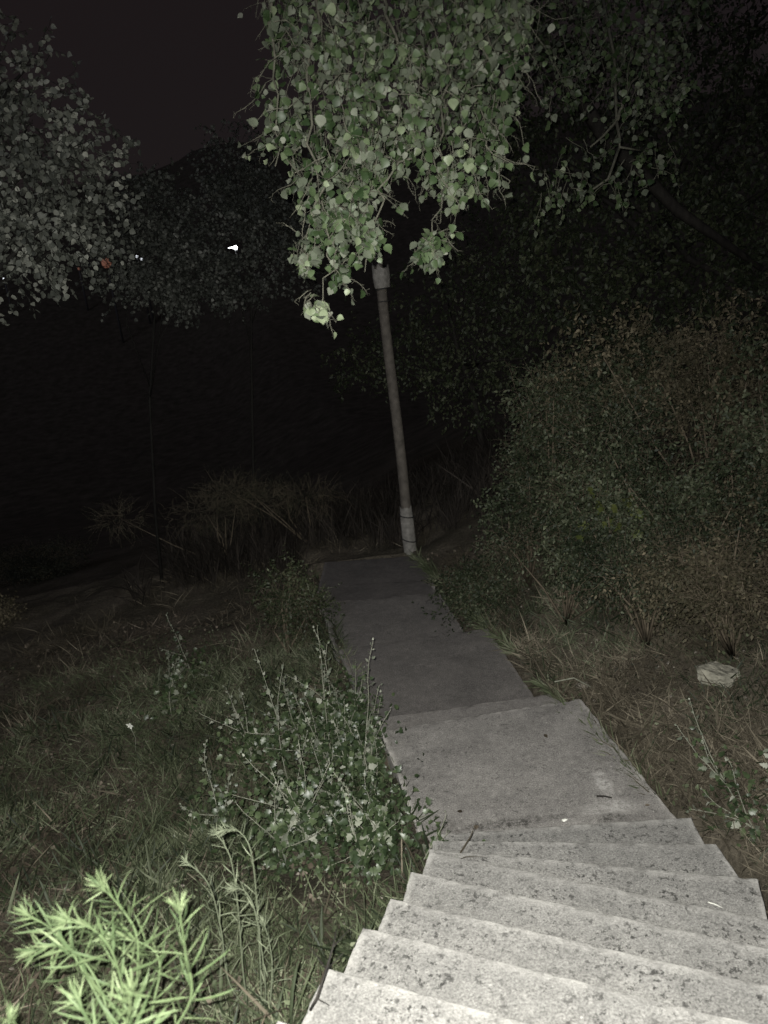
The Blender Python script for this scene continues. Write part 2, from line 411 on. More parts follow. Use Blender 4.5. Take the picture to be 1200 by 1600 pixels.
M_PEBBLE = simple("grey_pebble", (.22, .20, .17), .9, bump=.5, scale=40)
M_PETAL = simple("white_petal", (.72, .73, .66), .7)
M_RED = simple("red_petal", (.22, .045, .04), .7)
M_BULB = simple("pilot_light", (.8, .8, .75), .4, (1, .96, .8), 2.0)
M_LAMPW = simple("lit_white_lantern", (.8, .8, .8), .4, (.95, .98, 1), 9.0)
M_LAMPS = simple("small_lit_lantern", (.8, .8, .8), .4, (.9, .95, 1), 1.4)
M_LAMPO = simple("orange_lit_globe", (.5, .3, .2), .4, (1.0, .42, .28), .11)
M_WALLFAR = simple("far_plaster", (.3, .28, .25), .9)

# ------------------------------------------------------------------ ground
def axis(lo, a, b, hi, step, grow=1.12):
    v = list(np.arange(a, b + 1e-6, step)); s = step
    x = b
    while x < hi: s *= grow; x += s; v.append(x)
    s = step; x = a
    while x > lo: s *= grow; x -= s; v.insert(0, x)
    return np.array(v)
gx = axis(-420, -5.0, 5.5, 420, .075); gy = axis(-60, -.5, 12.5, 620, .075)
X, Y = np.meshgrid(gx, gy); Z = terrain(X, Y)
me = bpy.data.meshes.new("ground"); nx, ny = len(gx), len(gy)
V = np.stack([X.ravel(), Y.ravel(), Z.ravel()], 1)
i = np.arange(nx * ny).reshape(ny, nx); Q = np.stack([i[:-1, :-1], i[:-1, 1:], i[1:, 1:], i[1:, :-1]], -1).reshape(-1, 4)
me.vertices.add(len(V)); me.vertices.foreach_set('co', V.ravel()); me.loops.add(Q.size); me.loops.foreach_set('vertex_index', Q.ravel())
me.polygons.add(len(Q)); me.polygons.foreach_set('loop_start', np.arange(len(Q)) * 4); me.polygons.foreach_set('loop_total', np.full(len(Q), 4))
me.polygons.foreach_set('use_smooth', np.ones(len(Q), bool)); me.materials.append(M_SOIL); me.update()
go = bpy.data.objects.new("ground", me); COL.objects.link(go)
props(go, "dry brown earth falling away beside the path towards a dark valley and hillside", "ground", "structure")

# ------------------------------------------------------------------ stairs and path
def block(name, quad, ztop, zbot, mat_, parent, r=.016, amp=.004, chip=.010, seed=0, nu=56, nv=14, tilt=None):
    """a poured concrete block: rounded, slightly uneven edges. quad = front-left, front-right, back-right, back-left (plan)"""
    q = np.array(quad, float)[:, :2]
    def params(n, L):
        e = r / max(L, r * 4)
        return np.concatenate([[0, e * .15, e * .45, e], np.linspace(e, 1 - e, n)[1:-1], [1 - e, 1 - e * .45, 1 - e * .15, 1]])
    LU = np.linalg.norm(q[1] - q[0]); LV = max(.05, .5 * (np.linalg.norm(q[3] - q[0]) + np.linalg.norm(q[2] - q[1])))
    us, vv = params(nu, LU), params(nv, LV)
    Us, Vv = np.meshgrid(us, vv)
    P2 = (q[0][None, None] * ((1 - Us) * (1 - Vv))[..., None] + q[1][None, None] * (Us * (1 - Vv))[..., None] + q[2][None, None] * (Us * Vv)[..., None] + q[3][None, None] * ((1 - Us) * Vv)[..., None])
    eu = np.minimum(Us, 1 - Us) * LU; ev = np.minimum(Vv, 1 - Vv) * LV
    def rd(e): e = np.clip(e, 0, r); return r - np.sqrt(np.maximum(0, r * r - (r - e) ** 2))
    px, py = P2[..., 0], P2[..., 1]
    Zt = ztop - np.maximum(rd(eu), rd(ev)) + amp * 2 * vnoise(px, py, 6, seed) + amp * vnoise(px, py, 25, seed + 1)
    edge = np.clip(1 - np.minimum(eu, ev) / (r * 1.8), 0, 1)
    Zt -= chip * edge * np.clip(vnoise(px, py, 16, seed + 2) + .1, 0, 1) * 2
    if tilt is not None: Zt += tilt * (Us - .5)
    wob = chip * .9
    Zt -= chip * 1.6 * edge * np.clip(vnoise(px, py, 42, seed + 7) - .12, 0, 1) * 2
    px = px + edge * wob * (.7 * vnoise(px, py, 7, seed + 3) + 1.1 * vnoise(px, py, 33, seed + 8)); py = py + edge * wob * (.7 * vnoise(px, py, 8, seed + 4) + 1.1 * vnoise(px, py, 37, seed + 9))
    n_v, n_u = Us.shape
    V = np.stack([px, py, Zt], -1).reshape(-1, 3); idx = np.arange(n_v * n_u).reshape(n_v, n_u)
    Fq = [tuple(a) for a in np.stack([idx[:-1, :-1], idx[:-1, 1:], idx[1:, 1:], idx[1:, :-1]], -1).reshape(-1, 4).tolist()]
    ring = list(idx[0, :]) + list(idx[1:, -1]) + list(idx[-1, ::-1][1:]) + list(idx[::-1, 0][1:-1])
    base = len(V); rows = [ring]; VV = [V]
    for k in (.33, .66, 1.0):
        low = V[ring].copy(); low[:, 2] = low[:, 2] * (1 - k) + zbot * k
        if k < 1: low[:, :2] += .5 * amp * np.stack([vnoise(low[:, 0] + k * 3, low[:, 1], 12, seed + 5), vnoise(low[:, 0], low[:, 1] + k * 3, 12, seed + 6)], 1) * 2
        rows.append(list(range(base, base + len(ring)))); base += len(ring); VV.append(low)
    for a, b in zip(rows[:-1], rows[1:]):
        m = len(ring)
        for k in range(m): Fq.append((a[k], b[k], b[(k + 1) % m], a[(k + 1) % m]))
    mb = MB(); mb.add(np.concatenate(VV), Fq)
    wear = np.clip(1 - np.minimum(np.minimum(Us * LU, (1 - Us) * LU), Vv * LV) / .040, 0, 1).ravel()
    mb.r = [np.concatenate([wear, np.full(3 * len(ring), .3)])]
    return mb.build(name, mat_, parent)

RISE = .145
nose = [((.118, 3.747), (1.573, 3.651)), ((.060, 3.537), (1.545, 3.274)), ((.030, 3.319), (1.565, 2.875)), ((.030, 3.133), (1.45, 2.507)),
        ((-.067, 2.862), (1.30, 2.250)), ((-.159, 2.572), (1.20, 1.970)), ((-.263, 2.304), (1.10, 1.700)), ((-.371, 2.012), (1.00, 1.413)), ((-.488, 1.721), (.89, 1.115))]
for k in range(9, 17):
    d = np.array([-.121, -.272]) * (k - 8); nose.append((tuple(np.array(nose[8][0]) + d), tuple(np.array(nose[8][1]) + d)))
stairs = thing("concrete_stairs", (0, 0, 0), "pale lichen spotted concrete steps winding down to the grey slab path", "stairs", kind="structure")
for k in range(len(nose) - 1):
    a, b = nose[k]; c, d = nose[k + 1]
    a, b, c, d = map(np.array, (a, b, c, d))
    if k < 3: b = b + (b - a) * (.0)
    # the back edge runs a little under the next step
    c2 = c + (c - a) * .12; d2 = d + (d - b) * .12
    if np.linalg.norm(c - a) < .25: c2 = c + (c - a) / np.linalg.norm(c - a) * .03
    block("step", (a, b, d2, c2), RISE * (k + 1), -.35 + .1 * k, M_STEP, stairs, r=.006, amp=.0018, chip=.0052, seed=20 + 9 * k, nu=150, nv=14)
landing = nose[-1]
block("step", (landing[0], landing[1], (np.array(landing[1]) + (-.9, -2.0)), (np.array(landing[0]) + (-.9, -2.0))), RISE * len(nose), 1.2, M_STEP, stairs, seed=300)

path = thing("concrete_path", (0, 0, 0), "grey concrete path of long slabs stepping gently down to the lamp post", "path", kind="structure")
def lerp(a, b, k): return np.array(a) + (np.array(b) - np.array(a)) * k
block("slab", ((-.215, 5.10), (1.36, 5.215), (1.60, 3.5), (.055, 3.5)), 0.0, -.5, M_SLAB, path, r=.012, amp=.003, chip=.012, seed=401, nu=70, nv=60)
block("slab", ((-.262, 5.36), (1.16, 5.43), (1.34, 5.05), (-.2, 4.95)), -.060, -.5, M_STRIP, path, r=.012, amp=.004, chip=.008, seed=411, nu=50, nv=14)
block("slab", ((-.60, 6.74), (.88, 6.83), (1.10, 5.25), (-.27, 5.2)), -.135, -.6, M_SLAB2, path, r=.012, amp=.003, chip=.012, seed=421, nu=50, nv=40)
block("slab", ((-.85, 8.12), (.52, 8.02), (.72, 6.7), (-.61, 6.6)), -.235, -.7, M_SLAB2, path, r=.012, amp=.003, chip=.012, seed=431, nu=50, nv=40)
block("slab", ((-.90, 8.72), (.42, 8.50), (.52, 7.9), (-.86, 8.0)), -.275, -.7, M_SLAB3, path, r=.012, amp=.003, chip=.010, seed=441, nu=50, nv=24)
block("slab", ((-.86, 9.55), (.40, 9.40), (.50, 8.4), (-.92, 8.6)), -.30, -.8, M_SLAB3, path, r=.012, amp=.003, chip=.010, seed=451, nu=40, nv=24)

# ------------------------------------------------------------------ lamp post at the end of the path
pp = np.array([.29, 9.68]); zb = tz(*pp)
post = thing("lamp_post", (pp[0], pp[1], zb), "slim weathered lamp post at the far end of the path, pale wraps tied round it", "lamp post")
zs = np.linspace(zb - .1, 4.25, 16)
MB().tube([(pp[0] + .012 * math.sin(z * 1.7), pp[1], z) for z in zs], np.linspace(.070, .060, 16), 18).build("pole", M_POLE, post)
def sleeve(z0, z1, r0, r1, jag, seed):
    rs = np.random.RandomState(seed); n, m = 24, 8; V = []; Fq = []
    for j in range(m):
        k = j / (m - 1)
        for q in range(n):
            th = 2 * math.pi * q / n; rr = (r0 * (1 - k) + r1 * k) * (1 + .10 * math.sin(k * math.pi) + .05 * math.sin(5 * th + seed) + .04 * (rs.rand() - .5))
            z = z0 + (z1 - z0) * k + (jag * (rs.rand() - .4) * (1 if j == m - 1 else .0))
            V.append((pp[0] + rr * math.cos(th), pp[1] + rr * math.sin(th), z))
    for j in range(m - 1):
        for q in range(n): Fq.append((j * n + q, j * n + (q + 1) % n, (j + 1) * n + (q + 1) % n, (j + 1) * n + q))
    return MB().add(V, Fq)
lw = sleeve(-.36, .29, .082, .078, .05, 3).build("wrap", M_WRAP, post); lw['label'] = "pale wrap round the foot of the post"
uw = sleeve(3.09, 3.34, .092, .100, .10, 8).build("wrap", M_WRAP, post); uw['label'] = "pale torn wrap high on the post"
def band(z, r, tiltb, par):
    th = np.linspace(0, 2 * math.pi, 25); mb = MB()
    mb.tube([(pp[0] + r * math.cos(a), pp[1] + r * math.sin(a), z + tiltb * math.cos(a)) for a in th], .008, 6, cap=False)
    mb.build("tie_band", M_BAND, par)
band(.17, .092, -.02, lw); band(-.17, .092, -.03, lw); band(3.08, .082, .01, uw); band(2.93, .066, 0, post)
mb = MB(); mb.tube([(pp[0], pp[1], 4.22), (pp[0], pp[1], 4.30), (pp[0], pp[1], 4.34), (pp[0], pp[1], 4.52), (pp[0], pp[1], 4.56), (pp[0], pp[1], 4.62)], [.05, .06, .10, .16, .17, .03], 16)
head = mb.build("lantern", M_METAL, post)
MB().tube([(pp[0] - .02, pp[1] - .10, 4.28), (pp[0] - .02, pp[1] - .125, 4.28), (pp[0] - .02, pp[1] - .14, 4.28)], [.012, .015, .004], 8).build("pilot_light", M_BULB, head)

# ------------------------------------------------------------------ foliage machinery
def unit(v): return v / (np.linalg.norm(v, axis=-1, keepdims=True) + 1e-9)

def leaf_frames(n, dirs, droop=.6, spread=.9):
    y = unit(dirs * 1.0 + rng.normal(0, spread * .6, (n, 3)) + np.array([0, 0, -droop]))
    z = rng.normal(0, 1, (n, 3)) + np.array([0, -.3, .5])
    return rot_from(y, z)

def curve(p0, d0, L, n, grav, wob):
    p = np.array(p0, float); d = unit(np.array(d0, float)); pts = [p.copy()]
    for k in range(n):
        d = unit(d + rng.normal(0, wob, 3) + np.array([0, 0, -grav])); p = p + d * L / n; pts.append(p.copy())
    return np.array(pts)

def sample(pts, k):
    x = k * (len(pts) - 1); i = min(int(x), len(pts) - 2); return pts[i] * (1 - (x - i)) + pts[i + 1] * (x - i), unit(pts[i + 1] - pts[i])

def twigs(starts, dirs, L, nleaf, mb, grav=.15, wob=.25, rad=.003, petiole=.0):
    """leafy twigs; returns arrays of leaf positions and directions"""
    P, D = [], []
    for p0, d0 in zip(starts, dirs):
        l = L * random.uniform(.6, 1.3); pts = curve(p0, d0, l, 5, grav, wob)
        if mb is not None: mb.tube(pts, np.linspace(rad, rad * .4, len(pts)), 4, cap=False)
        n = max(2, int(nleaf * random.uniform(.7, 1.3)))
        for k in np.linspace(.12, 1.0, n):
            p, d = sample(pts, k); side = unit(rng.normal(0, 1, 3) + d * .4 + np.array([0, 0, -.2]))
            q = p + side * petiole
            if mb is not None and petiole: mb.tube([p, q], [rad * .4, rad * .3], 3, cap=False)
            P.append(q); D.append(side + d * .3)
    return np.array(P), np.array(D)

LEAFCACHE = {}
def leaf_mesh(kind, tmpl, mats, i):
    """a handful of shared single-leaf meshes per kind"""
    key = (kind, i)
    if key not in LEAFCACHE:
        tv, tf, tm = tmpl[i % len(tmpl)]; me = bpy.data.meshes.new("leaf")
        me.from_pydata(tv.tolist(), [], tf.tolist())
        for m in mats: me.materials.append(m)
        me.polygons.foreach_set('material_index', tm); me.polygons.foreach_set('use_smooth', np.ones(len(tf), bool))
        a = me.attributes.new('rnd', 'FLOAT', 'POINT'); a.data.foreach_set('value', np.full(len(tv), (i * .618) % 1.0)); me.update()
        LEAFCACHE[key] = me
    return LEAFCACHE[key]

def leaf_objects(kind, tmpl, mats, P, Rm, S, parent, variants=20, name="leaf", bias=None):
    off = np.array(parent_world(parent))
    for j in range(len(P)):
        o = bpy.data.objects.new(name, leaf_mesh(kind, tmpl, mats, random.randrange(variants)))
        m = Rm[j] * S[j]; p = P[j] - off
        o.matrix_basis = Matrix(((m[0, 0], m[0, 1], m[0, 2], p[0]), (m[1, 0], m[1, 1], m[1, 2], p[1]), (m[2, 0], m[2, 1], m[2, 2], p[2]), (0, 0, 0, 1)))
        o.parent = parent; COL.objects.link(o)

def inpoly(pts, poly):
    x, y = pts[:, 0], pts[:, 1]; r = np.zeros(len(x), bool); j = len(poly) - 1
    for i in range(len(poly)):
        xi, yi = poly[i]; xj, yj = poly[j]
        c = ((yi > y) != (yj > y)) & (x < (xj - xi) * (y - yi) / (yj - yi + 1e-9) + xi); r ^= c; j = i
    return r

def sample_poly(poly, n):
    p = np.array(poly, float); lo, hi = p.min(0), p.max(0); out_ = np.zeros((0, 2))
    while len(out_) < n:
        c = lo + rng.rand(n * 2, 2) * (hi - lo); out_ = np.concatenate([out_, c[inpoly(c, poly)]])
    return out_[:n]

FARLIGHTS = ((367, 387, 13), (360, 385, 10), (213, 401, 6), (220, 405, 6), (165, 411, 10), (5, 436, 7), (122, 420, 7))
def clear_of_lights(P):
    x, y, d = project(P); ok = np.ones(len(P), bool)
    for lx, ly, rr in FARLIGHTS: ok &= (np.hypot(x - lx, y - ly) > rr)
    return ok

def project(P):
    v = P - CP; w_ = v @ F; return 600 + 1202 * (v @ RT) / w_, 800 - 1202 * (v @ UP) / w_, w_

# ------------------------------------------------------------------ overhanging poplar tree (trunk up the right bank, limb over the path)
tb = np.array([5.6, 7.6]); tb = np.array([tb[0], tb[1], tz(tb[0], tb[1])])
pop = thing("poplar_tree", tb, "big poplar with round green leaves drooping over the path from the top", "tree")
tr = [tb + (0, 0, -.2), tb + (-.05, .02, .9), tb + (-.2, -.05, 1.9), tb + (-.6, -.1, 2.9), tb + (-1.1, -.3, 3.6), at(1080, -60, 6.2), at(960, -170, 5.4)]
MB().tube(tr, [.20, .17, .15, .13, .11, .09, .07], 12).build("trunk", M_DARKBARK, pop)
top = tr[-1]
LOWLIMB = [at(1190, 420, 8.2), at(1060, 330, 8.0), at(945, 215, 7.6), at(905, 150, 7.4), at(860, 115, 7.2), at(800, 150, 7.2)]
limb_end = at(560, -160, 3.35)
lm = [np.array(top), lerp(top, limb_end, .35) + (0, 0, .35), lerp(top, limb_end, .7) + (0, 0, .3), limb_end, at(470, -130, 3.3)]
MB().tube(lm, [.07, .055, .045, .03, .015], 10).build("limb", M_BARK, pop)
lm2e = at(930, -60, 5.6)
lm2 = [np.array(tr[4]), lerp(tr[4], lm2e, .5) + (0, 0, .25), lm2e]
LL = MB().tube(LOWLIMB, [.03, .06, .075, .065, .045, .015], 8).build("limb", M_DARKBARK, pop)
MB().tube(lm2, [.06, .045, .02], 8).build("limb", M_DARKBARK, pop)

lit_poly = [(405, -60), (420, 40), (408, 150), (410, 240), (440, 300), (470, 330), (490, 360), (560, 360), (600, 300), (640, 270), (700, 330), (740, 300), (790, 290), (800, 200), (822, 110), (830, 20), (826, -60)]
lobe_a = [(470, 330), (455, 410), (462, 440), (500, 425), (520, 455), (545, 462), (548, 430), (575, 400), (596, 405), (590, 330)]
lobe_b = [(640, 375), (640, 410), (670, 425), (700, 405), (702, 375), (668, 355)]
lobe_c = [(480, 470), (480, 500), (512, 500), (510, 478)]
stems = MB()
def hang(x0, y0, d0, ctrl):
    """a drooping stem through picture-guided points at real depth"""
    return np.array([at(x, y, d) for x, y, d in ctrl])
main_stems = [
    [(560, -150, 3.35), (600, 0, 3.3), (640, 130, 3.25), (650, 220, 3.2), (600, 300, 3.2), (590, 360, 3.2), (570, 425, 3.2)],
    [(560, -150, 3.35), (500, 0, 3.25), (480, 160, 3.2), (500, 300, 3.2), (520, 400, 3.15), (497, 490, 3.15)],
    [(650, -100, 3.5), (700, 60, 3.45), (690, 200, 3.4), (690, 300, 3.4), (668, 390, 3.4)],
    [(640, -120, 3.4), (760, 40, 3.5), (780, 180, 3.5), (790, 250, 3.5), (785, 300, 3.5)],
    [(800, -60, 3.6), (822, 40, 3.55), (832, 80, 3.5), (820, 140, 3.5)],
    [(470, -130, 3.3), (430, 0, 3.2), (425, 120, 3.2), (430, 260, 3.2)]]
for k, cs in enumerate(main_stems):
    pts = hang(0, 0, 0, cs); q = []
    for j in range(len(pts) - 1):
        for s_ in np.linspace(0, 1, 5)[:-1]: q.append(lerp(pts[j], pts[j + 1], s_) + rng.normal(0, .016, 3))
    q.append(pts[-1]); q = np.array(q)
    stems.tube(q, np.linspace(.0085, .002, len(q)), 6)
P_all, D_all = [], []
for poly, n, dlo, dhi in ((lit_poly, 760, 2.95, 4.3), (lobe_a, 60, 3.0, 3.7), (lobe_b, 20, 3.3, 3.55), (lobe_c, 8, 3.1, 3.25)):
    xy = sample_poly(poly, n); dep = dlo + (dhi - dlo) * rng.rand(n) ** 1.3
    st_ = np.array([at(x, y - (36 if n > 100 else 16), d) for (x, y), d in zip(xy, dep)])
    dr_ = unit(rng.normal(0, .8, (n, 3)) + np.array([0, -.15, -.7]))
    P, D = twigs(st_, dr_, .20 if n > 100 else .10, 8, stems, .2, .3, .0022, .022)
    ux, uy, _ = project(P)
    keep = inpoly(np.stack([ux, uy], 1), poly) | (rng.rand(len(P)) < .22)
    P_all.append(P[keep]); D_all.append(D[keep])
br = stems.build("branch", M_TWIG, pop)
P = np.concatenate(P_all); D = np.concatenate(D_all)
Rm = leaf_frames(len(P), D, .6, 1.15); S = rng.uniform(.021, .047, len(P))
ux, uy, dd = project(P)
vis = (ux > -20) & (ux < 1220) & (uy > -20) & (uy < 1620)
order = np.argsort(np.where(vis, dd, 99))
near, rest = order[:290], order[290:]
leaf_objects("poplar", POPLAR, [M_POP_T, M_POP_U], P[near], Rm[near], S[near], br)
fo_ = mass("leaves", POPLAR, P[rest], Rm[rest], S[rest], [M_POP_T, M_POP_U], pop); fo_['kind'] = 'stuff'
# the leafy spray that hangs further back, right of the lit one
tw2 = MB(); PA, DA = [], []
for poly, n, dlo, dhi in (([(800, -60), (800, 120), (835, 130), (880, 200), (950, 170), (1000, 220), (1060, 190), (1090, 80), (1100, -60)], 280, 4.8, 6.6),
                          ([(860, 230), (840, 350), (870, 350), (900, 300), (940, 270), (960, 340), (1000, 310), (1060, 290), (1050, 230), (960, 210)], 34, 5.2, 5.8)):
    xy = sample_poly(poly, n); dep = dlo + (dhi - dlo) * rng.rand(n)
    st_ = np.array([at(x, y - 15, d) for (x, y), d in zip(xy, dep)])
    P, D = twigs(st_, unit(rng.normal(0, .8, (n, 3)) + np.array([0, 0, -.6])), .24, 8, tw2, .15, .3, .003, .02); PA.append(P); DA.append(D)
for cs in ([(930, -60, 5.6), (960, 90, 5.5), (963, 190, 5.4), (940, 215, 5.4), (922, 230, 5.4)], [(963, 190, 5.4), (968, 215, 5.4), (968, 230, 5.35), (1000, 235, 5.4)], [(963, 190, 5.4), (985, 130, 5.5), (1010, 110, 5.5)], [(968, 228, 5.4), (950, 280, 5.4), (920, 300, 5.4)]):
    q = np.array([at(*c) for c in cs]); tw2.tube(q, np.linspace(.014, .006, len(q)), 6)
br2 = tw2.build("branch", M_TWIG, pop)
P = np.concatenate(PA); D = np.concatenate(DA)
f2 = mass("leaves", POPLAR, P, leaf_frames(len(P), D, .5, .9), rng.uniform(.028, .052, len(P)), [M_POP_T, M_POP_U], pop); f2['kind'] = 'stuff'

# ------------------------------------------------------------------ trees down the slope
def tree(name, label, base_xy, lobes, nt, nleaf, L, smin, smax, tm, mats, bark, trunk_r=.09, grav=.1, group=None, pet=.015, sides=8):
    """lobes: (centre, radii) ellipsoids the crown fills; limbs run from the trunk to each"""
    b = np.array([base_xy[0], base_xy[1], tz(*base_xy)])
    t = thing(name, b, label, "tree", group)
    cs = np.array([l[0] for l in lobes]); ctr = cs.mean(0)
    fork = np.array([b[0] * .55 + ctr[0] * .45, b[1] * .55 + ctr[1] * .45, b[2] + (ctr[2] - b[2]) * .6])
    MB().tube([b + (0, 0, -.2), lerp(b, fork, .4) + rng.normal(0, .06, 3), fork, lerp(fork, ctr, .7), ctr + (0, 0, .3)], [trunk_r, trunk_r * .85, trunk_r * .7, trunk_r * .5, trunk_r * .2], sides).build("trunk", bark, t)
    lb = MB(); PA, DA = [], []
    tot = sum(np.prod(l[1]) ** .67 for l in lobes)
    for c, r in lobes:
        c = np.array(c, float); r = np.array(r, float) * np.ones(3)
        p0 = lerp(fork, ctr, random.uniform(0, .6)); lb.tube([p0, lerp(p0, c, .5) + rng.normal(0, .12, 3), c, c + rng.normal(0, .2, 3)], [trunk_r * .4, trunk_r * .28, trunk_r * .14, .004], 6)
        n = max(4, int(nt * np.prod(r) ** .67 / tot))
        u = unit(rng.normal(0, 1, (n, 3))); rad = rng.rand(n) ** .45
        st = c + u * r * rad[:, None]
        # uneven outline and gaps
        keep = vnoise(st[:, 0] * 1 + st[:, 2], st[:, 1] + st[:, 2] * .7, 1.6 / max(.4, r.mean()), 31) > -.26
        st, u = st[keep], u[keep]
        P, D = twigs(st, unit(u + rng.normal(0, .5, u.shape)), L, nleaf, lb if L > .2 and n < 500 else None, grav, .3, .003, pet)
        if len(P): PA.append(P); DA.append(D)
    lb.build("limb", bark, t)
    P = np.concatenate(PA); D = np.concatenate(DA); ok = clear_of_lights(P); P, D = P[ok], D[ok]
    f = mass("crown", tm, P, leaf_frames(len(P), D, .4, 1.0), rng.uniform(smin, smax, len(P)), mats, t); f['kind'] = 'stuff'
    return t

SM2 = [(v, f, m) for v, f, m in POPLAR]
tree("white_poplar", "grey leaved tree at the left edge, nearest of the trees down the slope", (-7.0, 6.2),
     [(at(20, 130, 6.2), .42), (at(60, 250, 6.1), (.62, .6, .55)), (at(-80, 260, 6.4), (.9, .8, .8)), (at(60, 360, 6.2), (.5, .6, .36)), (at(135, 290, 6.6), (.28, .4, .34)), (at(-150, 60, 6.6), (.9, .8, .7)), (at(100, 380, 6.7), (.36, .4, .22)), (at(-30, 420, 6.3), (.5, .5, .25))],
     1250, 10, .30, .034, .056, SM2, [M_GREYLEAF2, M_GREYLEAF2], M_BLACKBARK, .10)
tree("white_poplar", "small dim tree with bushy hanging foliage below the distant hill lights", (-3.4, 10.6),
     [(at(235, 330, 9.6), (.45, .5, .42)), (at(255, 400, 9.6), (.6, .6, .5)), (at(300, 440, 9.8), (.5, .5, .36)), (at(200, 420, 9.6), (.3, .4, .4))],
     900, 10, .30, .030, .050, SM2, [M_GREYLEAF, M_GREYLEAF], M_BLACKBARK, .026)
tree("white_poplar", "taller dim tree standing behind the brightest distant lamp's left", (-1.9, 11.2),
     [(at(365, 265, 10.4), (.42, .5, .55)), (at(390, 340, 10.4), (.6, .6, .6)), (at(340, 330, 10.6), (.45, .5, .45)), (at(430, 400, 10.4), (.6, .6, .5)), (at(370, 435, 10.6), (.4, .4, .3)), (at(460, 310, 10.6), (.5, .5, .6))],
     1250, 10, .30, .030, .050, SM2, [M_GREYLEAF, M_GREYLEAF], M_BLACKBARK, .028)
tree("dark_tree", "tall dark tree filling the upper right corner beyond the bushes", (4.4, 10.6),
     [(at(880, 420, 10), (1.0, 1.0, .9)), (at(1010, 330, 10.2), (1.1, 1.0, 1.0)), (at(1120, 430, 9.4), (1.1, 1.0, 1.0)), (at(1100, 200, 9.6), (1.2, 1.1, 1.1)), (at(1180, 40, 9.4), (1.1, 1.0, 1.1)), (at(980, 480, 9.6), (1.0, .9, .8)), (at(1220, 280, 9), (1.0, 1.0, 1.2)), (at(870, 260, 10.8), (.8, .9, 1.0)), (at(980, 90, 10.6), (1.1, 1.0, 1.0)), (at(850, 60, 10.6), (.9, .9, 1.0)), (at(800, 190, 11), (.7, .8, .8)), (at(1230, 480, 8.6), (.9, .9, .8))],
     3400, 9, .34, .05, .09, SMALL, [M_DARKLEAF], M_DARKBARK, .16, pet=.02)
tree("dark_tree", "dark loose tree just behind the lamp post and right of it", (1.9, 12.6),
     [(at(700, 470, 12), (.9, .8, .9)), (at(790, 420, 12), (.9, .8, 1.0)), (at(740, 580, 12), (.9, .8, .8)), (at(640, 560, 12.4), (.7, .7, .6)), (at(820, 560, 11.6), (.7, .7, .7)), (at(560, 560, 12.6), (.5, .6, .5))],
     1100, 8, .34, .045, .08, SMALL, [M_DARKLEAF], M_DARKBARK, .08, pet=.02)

# ------------------------------------------------------------------ shrubs
def shrub(name, label, centre, r, n, size, mats, tm=SMALL, group=None, stem=M_DRYSTEM, nleaf=9, L=.22, lobes=5, fig=0):
    b = np.array([centre[0], centre[1], tz(centre[0], centre[1])]); centre = np.array(centre, float)
    t = thing(name, b, label, "shrub", group)
    r = np.array(r, float) * np.ones(3); mb = MB(); PA, DA = [], []
    for k in range(lobes):
        c = centre + rng.normal(0, .42, 3) * r; c[2] = max(c[2], b[2] + .1); rr = r * random.uniform(.45, .8)
        mb.tube([b, lerp(b, c, .5) + rng.normal(0, .06, 3), c], [.014, .010, .004], 5)
        m = max(4, n // lobes); u = unit(rng.normal(0, 1, (m, 3))); st = c + u * rr * (rng.rand(m) ** .4)[:, None]
        st[:, 2] = np.maximum(st[:, 2], terrain(st[:, 0], st[:, 1]) + .03)
        P, D = twigs(st, unit(u + rng.normal(0, .6, u.shape) + np.array([0, 0, .2])), L, nleaf, mb if k % 2 == 0 else None, .05, .3, .002, .008); PA.append(P); DA.append(D)
    mb.build("stem", stem, t)
    P = np.concatenate(PA); D = np.concatenate(DA)
    f = mass("foliage", tm, P, leaf_frames(len(P), D, .2, 1.0), rng.uniform(size * .7, size * 1.3, len(P)), mats, t); f['kind'] = 'stuff'
    if fig:
        mF = fig; c = centre + np.array([-.1, -.75, .0]) * r
        Pf = c + rng.normal(0, .38, (mF, 3)) * r * np.array([1, .3, .8]); Df = rng.normal(0, 1, (mF, 3)) + np.array([0, -.4, -.5])
        leaf_objects("fig", FIG, [M_FIG, M_FIG], Pf, leaf_frames(mF, Df, .6, .6), rng.uniform(.07, .12, mF), t, 6)
    return t

G_R = "bushes on the right bank"
for px, py, d, r, n, sz, mt, lab in (
    (860, 640, 7.6, (.62, .6, .55), 230, .036, M_SHRUB, "tall bush at the left end of the right bank, its top leaves pale"),
    (985, 600, 7.8, (.75, .7, .62), 260, .034, M_SHRUB, "dark bush in the back row of the right bank, under the dark tree"),
    (1120, 590, 7.2, (.8, .7, .62), 260, .034, M_SHRUB_DRY, "brownish bush in the back row, at the photo's right edge"),
    (820, 770, 7.9, (.5, .5, .45), 170, .032, M_SHRUB, "low dark bush beside the path's far right side"),
    (1215, 720, 6.2, (.6, .6, .6), 200, .036, M_SHRUB, "dark bush cut off by the right edge of the photo"),
    (1090, 760, 6.5, (.72, .65, .58), 280, .030, M_SHRUB, "wide small leaved bush above the pale rock on the right"),
    (1010, 880, 6.2, (.5, .5, .34), 180, .026, M_SHRUB, "low bush between the slab path and the pale rock"),
    (1150, 900, 5.6, (.5, .45, .30), 170, .026, M_SHRUB_DRY, "low dry bush directly behind the pale rock"),
    (880, 870, 7.0, (.45, .45, .34), 150, .028, M_SHRUB, "leafy low bush beside the third path slab"),
    (745, 905, 8.2, (.42, .5, .24), 150, .030, M_SHRUB, "creeping bush spilling over the path edge near the lamp post")):
    shrub("shrub", lab, at(px, py, d), r, n * 4, sz * 1.12, [mt], group=G_R, lobes=9)
shrub("shrub", "bush with big yellowish lobed leaves in the middle of the right bank", at(965, 775, 6.9), (.62, .5, .5), 800, .036, [M_SHRUB], group=G_R, fig=26, lobes=9)
